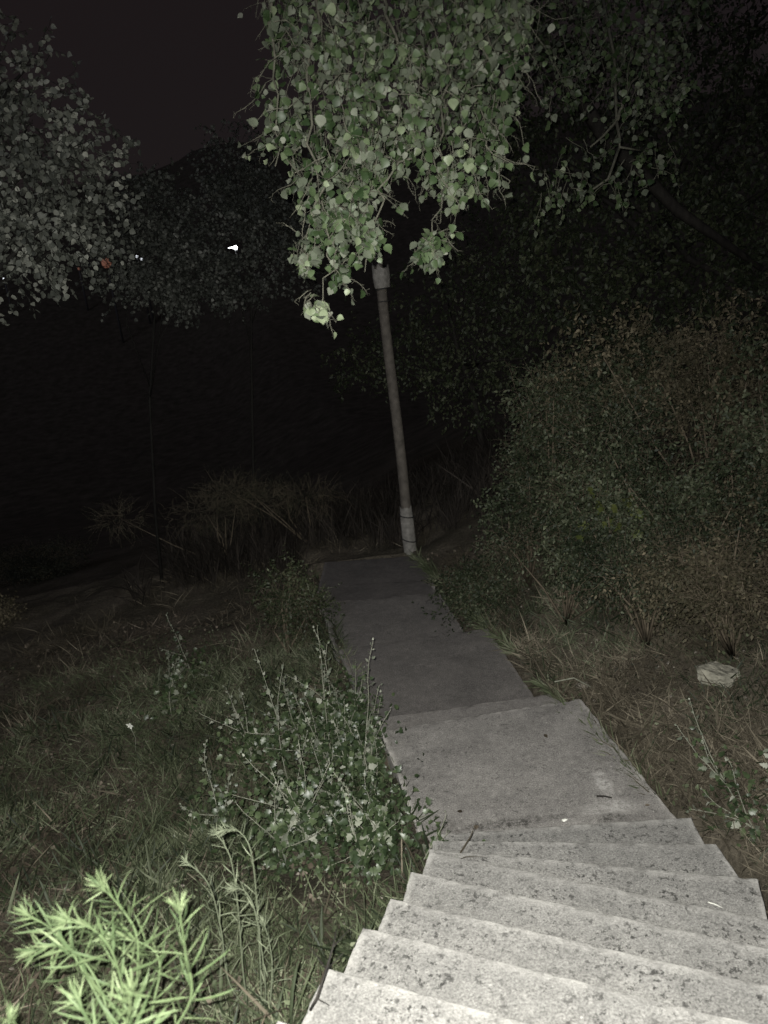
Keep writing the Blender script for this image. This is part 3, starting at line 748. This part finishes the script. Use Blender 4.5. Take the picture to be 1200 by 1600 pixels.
shrub("shrub", "small dark rounded bush at the left edge of the path slabs", at(440, 950, 8.0), (.38, .4, .26), 420, .034, [M_DARKLEAF], group="bushes left of the path")
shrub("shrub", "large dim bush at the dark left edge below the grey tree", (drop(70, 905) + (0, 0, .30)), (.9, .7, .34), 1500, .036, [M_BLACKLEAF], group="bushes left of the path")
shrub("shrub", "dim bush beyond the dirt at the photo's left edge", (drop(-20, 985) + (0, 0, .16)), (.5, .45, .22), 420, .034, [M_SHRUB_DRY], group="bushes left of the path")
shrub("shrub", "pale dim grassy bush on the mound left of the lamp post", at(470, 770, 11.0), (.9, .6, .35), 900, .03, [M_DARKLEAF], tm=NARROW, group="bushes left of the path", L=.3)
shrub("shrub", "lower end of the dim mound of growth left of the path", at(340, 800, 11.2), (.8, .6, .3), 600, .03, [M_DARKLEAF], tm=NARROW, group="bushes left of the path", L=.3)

# ------------------------------------------------------------------ poplar saplings crowding the left edge of the path
G_S = "poplar saplings left of the slab"
def sapling(base_xy, h, lean, label, nl=26, bushy=60, group=G_S, palefrac=.35, size=.045, side_shoots=2):
    b = np.array([base_xy[0], base_xy[1], tz(*base_xy)])
    t = thing("poplar_sapling", b, label, "sapling", group)
    mb = MB(); stems_ = []
    d0 = unit(np.array([lean[0], lean[1], 1.0])); L = h / d0[2]
    main = curve(b + (0, 0, -.03), d0, L, 9, -.02, .07); stems_.append(main)
    mb.tube(main, np.linspace(.0045, .0016, len(main)), 6)
    for k in range(side_shoots):
        p, d = sample(main, random.uniform(.15, .5)); sh = curve(p, unit(d + rng.normal(0, .6, 3)), L * random.uniform(.35, .6), 6, -.05, .1); stems_.append(sh)
        mb.tube(sh, np.linspace(.0038, .0015, len(sh)), 5)
    PT, DT, PP, DP, SS, SP = [], [], [], [], [], []
    for st in stems_:
        m = nl if st is main else nl // 2
        for k in np.linspace(.08, 1.0, m):
            p, d = sample(st, k); sd = unit(np.cross(d, rng.normal(0, 1, 3)) + d * (.5 if k < .8 else 1.2))
            pet = random.uniform(.015, .035) * (1.15 - .5 * k); q = p + sd * pet + np.array([0, 0, -.004])
            mb.tube([p, p + sd * pet * .55 + np.array([0, 0, .003]), q], [.0012, .001, .0008], 4, cap=False)
            s = size * random.uniform(.7, 1.25) * (1.15 - .75 * k ** 2)
            if k > 1 - palefrac and random.random() < .6 or k > .93: PP.append(q); DP.append(sd + d * .8); SP.append(max(.014, s * .85))
            else: PT.append(q); DT.append(sd); SS.append(s)
    mb.build("stem", M_SHOOT, t)
    PT, DT = np.array(PT), np.array(DT)
    leaf_objects("sap", LOBED, [M_SAP_T, M_SAP_U], PT, leaf_frames(len(PT), DT, .35, .5), np.array(SS), t, 16)
    PP, DP = np.array(PP), np.array(DP)
    if len(PP): leaf_objects("sap_pale", LOBED, [M_SAP_U, M_SAP_U], PP, leaf_frames(len(PP), DP, -.1, .4), np.array(SP), t, 16)
    if bushy:
        c = b + np.array([0, 0, h * .22]); Pb = c + rng.normal(0, 1, (bushy, 3)) * np.array([.14, .14, h * .18]); Pb[:, 2] = np.maximum(Pb[:, 2], terrain(Pb[:, 0], Pb[:, 1]) + .02)
        f = mass("foliage", LOBED, Pb, leaf_frames(bushy, rng.normal(0, 1, (bushy, 3)), .3, 1), rng.uniform(.026, .058, bushy), [M_SAP_T, M_SAP_T], t); f['kind'] = 'stuff'
    return t

def sap_at(px_tip, py_tip, px_b, py_b, label, **kw):
    """base where the line of sight through the foot meets the ground; lean so that the tip falls where it is seen"""
    p = drop(px_b, py_b); best = None
    for d in np.linspace(1.5, 9, 150):
        q = at(px_tip, py_tip, d); hor = math.hypot(q[0] - p[0], q[1] - p[1]); 
        e = abs(hor - .28 * max(0, q[2] - p[2])) + (5 if q[2] < p[2] + .15 else 0)
        if best is None or e < best[0]: best = (e, q)
    q = best[1]; h = max(.2, q[2] - p[2])
    return sapling((p[0], p[1]), h, ((q[0] - p[0]) / h, (q[1] - p[1]) / h), label, **kw)

for a in ((530, 1040, 575, 1235, "tallest pale tipped poplar sapling at the edge of the concrete path"),
          (462, 1030, 520, 1200, "pale tipped poplar sapling standing left of the tallest one"),
          (500, 1020, 540, 1180, "slim poplar sapling behind the tallest one, close to the path"),
          (400, 1050, 455, 1230, "slender upright poplar sapling with a single big pale leaf"),
          (383, 1075, 395, 1205, "thin bare stemmed sapling at the left of the thicket"),
          (400, 1185, 500, 1345, "bright poplar sapling leaning left at the front of the thicket"),
          (425, 1155, 470, 1300, "short upright shoot in the middle of the sapling thicket"),
          (540, 1190, 605, 1330, "bushy poplar sapling beside the corner of the first slab"),
          (300, 1165, 350, 1300, "sapling with a bare leaning stem and pale tip, left of the thicket"),
          (268, 965, 305, 1060, "thin twiggy sapling standing alone on the dim ground to the left"),
          (240, 1030, 268, 1120, "lower twiggy sapling beside the lone thin one"),
          (534, 1030, 554, 1150, "dark sapling farthest up the edge of the path, by the third slab"), (547, 1080, 576, 1210, "dark sapling overhanging the joint of the first two slabs"), (505, 1035, 545, 1150, "dark low sapling farthest back in the thicket beside the path"), (557, 1130, 598, 1270, "dark sapling overhanging the far left corner of the first slab"), (480, 1075, 520, 1210, "dark leafy sapling behind the pale tipped ones in mid thicket"), (522, 1090, 556, 1240, "dark sapling just behind the tallest pale tipped one"), (450, 1160, 480, 1330, "dark sapling behind the bright leaning one at the thicket's front"), (572, 1210, 608, 1350, "dark sapling at the left edge of the first slab, near the stairs"),
          (430, 1200, 440, 1360, "lowest dark sapling at the front of the thicket, by the grey fleabane"), (365, 1080, 400, 1200, "dark sapling at the far left end of the thicket"), (530, 1060, 560, 1170, "dark sapling hugging the second slab behind the tallest one"), (500, 1150, 520, 1290, "dark sapling in the very middle of the thicket"), (542, 1240, 576, 1370, "dark sapling beside the bushy one at the slab corner"), (430, 1060, 470, 1160, "dark sapling at the back of the thicket, left of the pale tipped ones")):
    own = not a[4].startswith(('dark ', 'lowest dark'))
    sap_at(a[0], a[1] - (10 if own else 0), a[2], a[3], a[4], nl=40 if own else 28, bushy=120 if own else 200, palefrac=.42 if own else .05, size=.050 if own else .056, side_shoots=2 if own else 3)
sap_at(688, 1268, 655, 1352, "little dark sapling with leaves hanging over the foot of the stairs", nl=12, bushy=12, palefrac=.05, size=.045, side_shoots=1)
sap_at(1040, 1115, 1165, 1270, "leaning poplar sapling among the dry grass right of the path", nl=24, bushy=50, palefrac=.3, group="poplar saplings right of the path")
sap_at(1110, 1190, 1190, 1320, "dark poplar sapling with broad leaves at the lower right edge", nl=24, bushy=60, palefrac=.05, group="poplar saplings right of the path", size=.052)
sap_at(1195, 1150, 1215, 1280, "poplar sapling half cut off by the right edge of the photo", nl=22, bushy=50, palefrac=.1, group="poplar saplings right of the path", size=.05)

# ------------------------------------------------------------------ fleabane weeds at lower left
def fleabane(name, label, stems_px, base, m_leaf, lsize, nleaf, r=.005):
    """stems_px: list of control points (px,py,depth) from the foot up to the tip"""
    b = np.array(base); t = thing(name, b, label, "weed")
    for cs in stems_px:
        top_ = [at(*c) for c in cs]; pts = [b + np.append(rng.normal(0, .03, 2), 0)] + top_
        pts = np.array(pts); q = []
        for j in range(len(pts) - 1):
            pm, pn = pts[max(0, j - 1)], pts[min(len(pts) - 1, j + 2)]
            for s_ in np.linspace(0, 1, 7)[:-1]:
                p0, p1 = pts[j], pts[j + 1]; a = 2 * p0; b2 = p1 - pm; c2 = 2 * pm - 5 * p0 + 4 * p1 - pn; d2 = -pm + 3 * p0 - 3 * p1 + pn
                q.append(.5 * (a + b2 * s_ + c2 * s_ ** 2 + d2 * s_ ** 3))
        q.append(pts[-1]); q = np.array(q)
        so_ = MB().tube(q, np.linspace(r, r * .45, len(q)), 7).build("stem", m_leaf, t)
        Pp, Dd, Ss = [], [], []
        for i_, k in enumerate(np.linspace(.22, 1.0, nleaf) ** .8):
            p, d = sample(q, k); ang = i_ * 2.4; u = unit(np.cross(d, [.3, .2, 1])); w2 = np.cross(d, u)
            sd = math.cos(ang) * u + math.sin(ang) * w2
            up_ = .35 + 1.6 * max(0, k - .7) / .3
            Pp.append(p); Dd.append(unit(sd + d * up_)); Ss.append(lsize * random.uniform(.75, 1.15) * (1.05 - .55 * max(0, k - .6) / .4))
        Pp, Dd = np.array(Pp), np.array(Dd)
        y = unit(Dd + rng.normal(0, .12, Dd.shape)); z = np.array([sample(q, k)[1] for k in np.linspace(.22, 1, nleaf) ** .8])
        leaf_objects(m_leaf.name, NARROW, [m_leaf], Pp, rot_from(y, z), np.array(Ss), so_, 16)
        # tight tip of tiny leaves
        n = 26; kk = rng.uniform(.93, 1.0, n); pt = np.array([sample(q, k)[0] for k in kk]); dt = np.array([sample(q, k)[1] for k in kk])
        tp = mass("shoot_tip", NARROW, pt, rot_from(unit(dt + rng.normal(0, .45, (n, 3))), rng.normal(0, 1, (n, 3))), rng.uniform(.35, .6, n) * lsize, [m_leaf], so_, rng.uniform(.5, 1, n)); tp['kind'] = 'stuff'
    return t

fb = at(225, 1790, 1.95); fb = (fb[0], fb[1], tz(fb[0], fb[1]))
fleabane("fleabane", "big bright green fleabane with narrow leaves in the lower left corner", [
    [(200, 1600, 1.85), (180, 1500, 1.8), (150, 1455, 1.78), (102, 1437, 1.75)],
    [(215, 1600, 1.9), (215, 1470, 1.9), (190, 1420, 1.9), (158, 1385, 1.88)],
    [(250, 1660, 1.8), (298, 1560, 1.78), (290, 1490, 1.78), (280, 1418, 1.75)],
    [(235, 1620, 1.9), (250, 1510, 1.92), (225, 1475, 1.92), (170, 1465, 1.9)],
    [(190, 1640, 1.8), (120, 1500, 1.85), (85, 1455, 1.9), (42, 1428, 1.92)],
    [(190, 1660, 1.75), (150, 1530, 1.8), (100, 1480, 1.85), (50, 1486, 1.9)],
    [(210, 1680, 1.6), (205, 1600, 1.55), (205, 1550, 1.5)],
    [(170, 1700, 1.6), (150, 1620, 1.6), (120, 1560, 1.65)]], fb, M_FLEA, .100, 46, .0038)
f2b = drop(400, 1600)
fleabane("fleabane", "taller dull grey green fleabane with nodding tips, left of the steps", [
    [(408, 1540, 2.9), (402, 1420, 2.85), (392, 1330, 2.8), (372, 1298, 2.8), (350, 1297, 2.78)],
    [(380, 1520, 2.9), (372, 1420, 2.85), (360, 1340, 2.8), (338, 1302, 2.8)],
    [(360, 1540, 2.9), (345, 1450, 2.85), (325, 1380, 2.8), (290, 1346, 2.8)],
    [(415, 1560, 2.85), (402, 1440, 2.8), (385, 1395, 2.8), (365, 1388, 2.8)],
    [(420, 1580, 2.8), (425, 1500, 2.8), (412, 1440, 2.8)]], f2b, M_FLEAD, .075, 46, .004)
f3b = drop(10, 1700)
fleabane("fleabane", "pale fleabane tip just entering the bottom left corner", [[(0, 1680, 1.5), (8, 1640, 1.5), (15, 1590, 1.5)]], (f3b[0], f3b[1], tz(f3b[0], f3b[1])), M_FLEA, .06, 22, .004)

# ------------------------------------------------------------------ grass, straw, litter
def scatter_xy(n, x0, x1, y0, y1, side=None, dens=None):
    x = rng.uniform(x0, x1, n); y = rng.uniform(y0, y1, n); s, dl, dr, by = lateral(x, y)
    ok = (dl > .03) | (dr > .03) | (y > 9.7)
    if side == 'L': ok &= (dl > .03) | (y > 9.7)
    if side == 'R': ok &= dr > .03
    if dens is not None: ok &= rng.rand(n) < dens(x, y, dl, dr)
    return x[ok], y[ok]

def tuft_field(name, label, cat, nt, per, box, hmin, hmax, m, spread=.05, side=None, dens=None, lie=.6, tm=BLADE, group=None):
    x, y = scatter_xy(nt, *box, side=side, dens=dens)
    hh = rng.uniform(hmin, hmax, len(x))
    X_ = np.repeat(x, per) + rng.normal(0, spread, len(x) * per); Y_ = np.repeat(y, per) + rng.normal(0, spread, len(x) * per); H_ = np.repeat(hh, per) * rng.uniform(.5, 1.2, len(x) * per)
    s, dl, dr, by = lateral(X_, Y_); ok = ((dl > .0) | (dr > .0) | (Y_ > 9.7)); X_, Y_, H_ = X_[ok], Y_[ok], H_[ok]
    P = np.stack([X_, Y_, terrain(X_, Y_) - .01], 1); n = len(P)
    yv = unit(rng.normal(0, lie, (n, 3)) * np.array([1, 1, .3]) + np.array([0, 0, 1])); zv = rng.normal(0, 1, (n, 3)) * np.array([1, 1, .2])
    o = mass(name, tm, P, rot_from(yv, zv), H_, [m], None); props(o, label, cat, 'stuff', group); return o

def patch(f, lo, seed):
    return lambda x, y, dl, dr: np.clip((vnoise(x, y, f, seed) + .5 - lo) * 2.2, 0, 1)
tuft_field("grass", "dim green grass covering the slope left of the stairs", "grass", 6500, 15, (-4.5, .6, .8, 8.0), .06, .22, M_GRASS, .06, 'L', patch(.9, .2, 41), 1.2)
tuft_field("dry_grass", "thin dry stalks among the growth left of the path", "dry grass", 1500, 8, (-5, .6, 1.0, 11.0), .10, .34, M_STRAW, .07, 'L', patch(.8, .4, 44), .9)
tuft_field("dry_grass", "pale flattened straw and dry grass right of the path", "dry grass", 4200, 16, (.4, 5.0, 1.5, 9.0), .06, .22, M_STRAW, .06, 'R', patch(1.1, .3, 47), 1.3)
tuft_field("grass", "short green grass along the right bank", "grass", 2300, 14, (.4, 5.0, 1.5, 9.0), .05, .18, M_GRASS, .06, 'R', patch(1.3, .3, 49), .8)
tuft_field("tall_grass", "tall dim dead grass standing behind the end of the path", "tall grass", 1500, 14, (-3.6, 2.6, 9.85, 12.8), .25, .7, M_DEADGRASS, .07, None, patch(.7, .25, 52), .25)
# creeping small leaved cover and dead leaves
def litter(name, label, cat, n, box, smin, smax, m, tm, up, side=None, dens=None):
    x, y = scatter_xy(n, *box, side=side, dens=dens); P = np.stack([x, y, terrain(x, y) + rng.uniform(.005, .02 + up, len(x))], 1); k = len(P)
    yv = unit(rng.normal(0, 1, (k, 3)) * np.array([1, 1, .45 + up * 2])); zv = rng.normal(0, .6, (k, 3)) + np.array([0, 0, 1])
    o = mass(name, tm, P, rot_from(yv, zv), rng.uniform(smin, smax, k), m if isinstance(m, list) else [m]); props(o, label, cat, 'stuff'); return o
litter("dead_leaves", "brown dead leaves lying on the soil beside the stairs and path", "leaves", 14000, (-5, 4.5, .8, 9.5), .018, .045, [M_LITTER, M_LITTER], POPLAR[:4], .01, None, patch(1.5, .25, 61))
litter("ground_cover", "low creeping weeds with tiny leaves on the left slope", "weeds", 26000, (-5, .5, .9, 8.5), .014, .034, M_GRASS, SMALL, .09, 'L', patch(1.2, .3, 63))
litter("ground_cover", "low creeping weeds with tiny leaves on the right bank", "weeds", 16000, (.5, 4.5, 2.0, 8.5), .014, .032, M_SHRUB, SMALL, .08, 'R', patch(1.2, .35, 66))
tuft_field("dry_grass", "coarse bleached straw matted along the right edge of the path and stairs", "dry grass", 2600, 12, (.9, 3.6, 2.0, 7.0), .08, .26, M_STRAW, .05, 'R', patch(2.2, .3, 71), 1.6, tm=COARSE)
tuft_field("weeds", "coarse dark weeds tangled over the left slope", "weeds", 2200, 9, (-4.5, .4, .9, 7.5), .08, .24, M_SHRUB, .06, 'L', patch(1.6, .3, 73), 1.0, tm=NARROW)
tuft_field("weeds", "coarse dark weeds tangled over the right bank", "weeds", 2200, 9, (.9, 4.5, 2.0, 8), .07, .20, M_SHRUB, .06, 'R', patch(1.6, .3, 75), 1.0, tm=NARROW)
tuft_field("dry_grass", "brown dead grass in patches on the left slope", "dry grass", 2400, 12, (-4.5, .4, .9, 9.5), .06, .2, M_LITTER, .06, 'L', patch(.9, .45, 79), 1.2, tm=COARSE)
tuft_field("dry_grass", "dead brown grass crowding the right ends of the lowest steps", "dry grass", 1500, 14, (1.3, 3.6, 1.6, 4.6), .07, .24, M_STRAW, .06, 'R', None, 1.0)
litter("ground_cover", "mixed green weeds beside the right ends of the steps", "weeds", 9000, (1.3, 3.6, 1.6, 5.5), .02, .045, M_GRASS, SMALL, .09, 'R', patch(1.8, .45, 83))
def fringe(label, side, n):
    y = rng.uniform(4.0, 9.4, n); y = y[vnoise(y * 0, y, 1.6, 91 + (side > 0)) > -.12]; k = len(y)
    x = (xr(y) + rng.uniform(.0, .07, k)) if side > 0 else (xl(y) - rng.uniform(.0, .07, k))
    P = np.stack([x, y, terrain(x, y) - .01], 1); lean = np.array([-side * .75, -.1, .8])
    o = mass("grass", BLADE + NARROW[:3], P, rot_from(unit(rng.normal(0, .45, (k, 3)) + lean), rng.normal(0, 1, (k, 3))), rng.uniform(.07, .24, k) * (.7 if side < 0 else 1), [M_GRASS]); props(o, label, "grass", "stuff")
fringe("ragged grass leaning in over the right edge of the path", 1, 1500)
fringe("short grass leaning in over the left edge of the path", -1, 450)
for k, (px, py, lab) in enumerate(((722, 1272, "small brown leaf lying on the slab's near left corner"), (745, 1292, "curled dead leaf in the dirt line at the foot of the lowest step"), (850, 1150, "tiny dead leaf alone in the middle of the first slab"), (1008, 1262, "dead leaf at the near right corner of the first slab"))):
    o = bpy.data.objects.new("fallen_leaf", leaf_mesh("fallen", POPLAR, [M_LITTER, M_LITTER], k)); COL.objects.link(o)
    p = onz(px, py, 0); o.location = (p[0], p[1], .014); o.rotation_euler = (random.uniform(-.3, .3), random.uniform(-.3, .3), random.uniform(0, 6.28)); o.scale = (random.uniform(.025, .04),) * 3
    props(o, lab, "leaf", None, "fallen leaves on the path")
x_, y_ = scatter_xy(900, -4, 4, 1.2, 8)
mbp = MB(); ico = bmesh.new(); bmesh.ops.create_icosphere(ico, subdivisions=1, radius=1); iv = np.array([v.co[:] for v in ico.verts]); itf = np.array([[v.index for v in f.verts] for f in ico.faces]); ico.free()
pe = mass("pebbles", [(iv * (1, .8, .55) + np.random.RandomState(q).normal(0, .12, iv.shape), itf, np.zeros(len(itf), int)) for q in range(4)], np.stack([x_, y_, terrain(x_, y_)], 1), rot_from(rng.normal(0, 1, (len(x_), 3)) * (1, 1, .1), np.tile([0, 0, 1.0], (len(x_), 1))), rng.uniform(.006, .022, len(x_)), [M_PEBBLE])
props(pe, "scattered small pebbles on the bare soil", "pebbles", "stuff")

# ------------------------------------------------------------------ single small things
def rock(name, label, p, r, m, sub=3, flat=.55, seed=0, cat="rock"):
    bm = bmesh.new(); bmesh.ops.create_icosphere(bm, subdivisions=sub, radius=1)
    rs = np.random.RandomState(seed); planes = unit(rs.normal(0, 1, (9, 3))); offs = rs.uniform(.55, .85, 9)
    for v in bm.verts:
        c = np.array(v.co[:])
        for pl, of in zip(planes, offs):
            dd_ = c @ pl
            if dd_ > of: c = c - pl * (dd_ - of)
        c = c * (1 + .22 * mnoise.noise(Vector(c * 1.9 + seed)) + .10 * mnoise.noise(Vector(c * 5 + seed)) + .05 * mnoise.noise(Vector(c * 12 + seed)))
        v.co = Vector((c[0] * r[0] + p[0], c[1] * r[1] + p[1], c[2] * r[2] + p[2]))
    V = [v.co[:] for v in bm.verts]; Fq = [[v.index for v in f.verts] for f in bm.faces]; bm.free()
    t = thing(name, p, label, cat); MB().add(V, Fq).build("body", m, t, smooth=False) if False else None
    COL.objects.unlink(t); bpy.data.objects.remove(t)
    o = MB().add(V, Fq).build(name, m, None, smooth=False); return props(o, label, cat)
p = drop(1120, 1066); rock("rock", "pale angular rock lying in the grass on the right bank", (p[0], p[1], tz(p[0], p[1]) + .06), (.155, .13, .10), M_ROCK, 4, seed=5)
p = drop(910, 1078); rock("stone", "small flat stone at the far right corner of the first slab", (p[0], p[1], tz(p[0], p[1]) + .03), (.06, .05, .035), M_PEBBLE, 2, seed=9, cat="stone")
p = onz(882, 1284, 0); rock("stone_chip", "tiny white chip on the slab right at the foot of the lowest step", (p[0], p[1], .012), (.022, .014, .010), M_PETAL, 1, seed=2, cat="stone")

def stick(name, label, pts, r, m, cat, sides=6):
    o = MB().tube(np.array(pts), np.linspace(r, r * .6, len(pts)), sides).build(name, m); return props(o, label, cat)
a, b = drop(868, 1098), drop(928, 1086)
stick("stick", "pale dry stick lying across the far right corner of the slab", [(a[0], a[1], .02), ((a[0] + b[0]) / 2, (a[1] + b[1]) / 2 + .01, .035), (b[0], b[1], tz(b[0], b[1]) + .05)], .006, M_SHOOT, "stick")
a, b = onz(932, 1246, 0), onz(956, 1248, 0)
stick("twig", "short dark twig lying below the white stain on the slab", [(a[0], a[1], .010), ((a[0] + b[0]) / 2, (a[1] + b[1]) / 2 + .004, .012), (b[0], b[1], .009)], .007, M_DARKBARK, "twig")
a, b = onz(1106, 1411, .44), onz(1128, 1421, .435)
stick("straw", "single pale straw lying on the third step from the slab", [(a[0], a[1], .446), ((a[0] + b[0]) / 2, (a[1] + b[1]) / 2, .450), (b[0], b[1], .446)], .003, M_PETAL, "straw")
st0 = drop(478, 1600); 
q = np.array([(st0[0], st0[1], tz(st0[0], st0[1])), at(495, 1560, 2.35), at(510, 1515, 2.4), at(520, 1480, 2.45), at(526, 1452, 2.5)])
dead = thing("dead_stalk", q[0], "dark dead weed stalk leaning on the left end of the brightest step", "weed")
mb = MB(); mb.tube(q, [.006, .005, .004, .003, .002], 6); mb.tube([q[2], q[2] + (.06, .03, .03)], [.002, .001], 4); mb.tube([q[3], q[3] + (.07, .06, .02)], [.002, .001], 4); mb.tube([q[2], q[2] + (-.05, .05, .05)], [.002, .001], 4); mb.tube([q[1], q[1] + (.03, .03, -.07)], [.002, .001], 4)
mb.build("stem", M_DARKBARK, dead)
# white flower over the left slope
wf = drop(212, 1180); tipw = at(203, 1134, np.linalg.norm(wf - CP) * .90)
fw = thing("white_flower", wf, "single white flower on a thin stem over the left slope", "flower")
MB().tube([wf, lerp(wf, tipw, .5) + (.03, 0, .02), tipw], [.003, .0025, .002], 5).build("stem", M_SHOOT, fw)
for k in range(5):
    mbp = MB(); a_ = k * 2 * math.pi / 5; dx = math.cos(a_) * RT + math.sin(a_) * np.array([0, 0, 1.0]); sx = -math.sin(a_) * RT + math.cos(a_) * np.array([0, 0, 1.0]); fr = np.array([0, -1.0, .3])
    L_ = .036 if k != 3 else .024
    V = [tipw, tipw + dx * L_ * .55 + sx * L_ * .32 + fr * .004, tipw + dx * L_ + fr * .012, tipw + dx * L_ * .55 - sx * L_ * .32 + fr * .004, tipw + dx * L_ * .5 - fr * .002]
    mbp.add(V, [(0, 1, 4), (1, 2, 4), (2, 3, 4), (3, 0, 4)]).build("petal", M_PETAL, fw)
# red poppy-like flower on the right
rf = drop(1140, 1275); tr_ = at(1132, 1248, np.linalg.norm(rf - CP) * .95)
fr_ = thing("red_flower", rf, "small dull red flower among the dark leaves right of the stairs", "flower")
MB().tube([rf, lerp(rf, tr_, .6) + (.01, 0, 0), tr_], [.003, .002, .002], 5).build("stem", M_DRYSTEM, fr_)
for k in range(4):
    a_ = k * math.pi / 2 + .4; dx = math.cos(a_) * RT + math.sin(a_) * np.array([0, .2, .95]); sx = -math.sin(a_) * RT + math.cos(a_) * np.array([0, .2, .95]); fr = np.array([0, -1.0, .3]); L_ = .03
    V = [tr_, tr_ + dx * L_ * .5 + sx * L_ * .4 + fr * .004, tr_ + dx * L_ * .9 + fr * .014, tr_ + dx * L_ * .5 - sx * L_ * .4 + fr * .004, tr_ + dx * L_ * .5 - fr * .003]
    MB().add(V, [(0, 1, 4), (1, 2, 4), (2, 3, 4), (3, 0, 4)]).build("petal", M_RED, fr_)
# straw tufts seen one by one on the right bank
for px, py, lab in ((1130, 1125, "bleached tuft of dry grass just below the pale rock"), (960, 1105, "bleached tuft of dry grass near the slab's far right corner"), (1020, 1225, "reddish dry grass tuft beside the first slab's right edge"), (1185, 1040, "thin dry tuft right of the pale rock")):
    p = drop(px, py); n = 46; xy = p[:2] + rng.normal(0, .035, (n, 2)); P = np.stack([xy[:, 0], xy[:, 1], terrain(xy[:, 0], xy[:, 1]) - .01], 1)
    o = mass("grass_tuft", BLADE, P, rot_from(unit(rng.normal(0, .55, (n, 3)) + np.array([-.2, 0, 1])), rng.normal(0, 1, (n, 3))), rng.uniform(.10, .24, n), [M_STRAW], None, rng.uniform(.35, 1, n)); props(o, lab, "grass tuft", None, "dry grass tufts on the right bank")

# ------------------------------------------------------------------ distant lamps on the hillside across the valley
def far_lamp(px, py, y, rad, m, label, flare_len=0):
    d = ray(px, py); p = CP + d * (y / d[1]); zg = tz(p[0], p[1]); base = (p[0], p[1], zg)
    t = thing("street_lamp", base, label, "street lamp", "lights across the valley")
    zt = max(p[2] + rad, zg + 1.0)
    MB().tube([(p[0], p[1] + .3, zg - .3), (p[0], p[1] + .3, (zg + zt) / 2), (p[0], p[1] + .3, zt)], [.12, .10, .07], 8).build("pole", M_METAL, t)
    MB().tube([(p[0], p[1] + .3, p[2] - rad), (p[0], p[1] + .3, p[2] - rad * .5), (p[0], p[1] + .3, p[2] + rad * .5), (p[0], p[1] + .3, p[2] + rad)], [rad * .5, rad, rad, rad * .5], 10).build("lantern", m, t)
    if flare_len: MB().tube([(p[0], p[1] + .3, p[2]), (p[0] - flare_len * .5, p[1] + .3, p[2] + .04), (p[0] - flare_len, p[1] + .3, p[2] + .05)], [rad * .45, rad * .35, rad * .2], 8).build("flare_streak", m, t)  # glowing streak imitates the lamp's flare, not a real arm
far_lamp(367, 387, 90, .22, M_LAMPW, "brightest white lamp across the valley, seen between the trees", .75)
far_lamp(213, 401, 95, .13, M_LAMPS, "upper one of the two tiny white lamps across the valley")
far_lamp(220, 405, 95, .12, M_LAMPS, "lower one of the two tiny white lamps across the valley")
far_lamp(165, 411, 90, .5, M_LAMPO, "dull orange globe lamp glowing across the valley")
far_lamp(5, 436, 100, .14, M_LAMPS, "tiny white lamp across the valley at the photo's left edge")
far_lamp(122, 420, 100, .14, M_LAMPO, "faint orange lamp left of the orange globe across the valley")
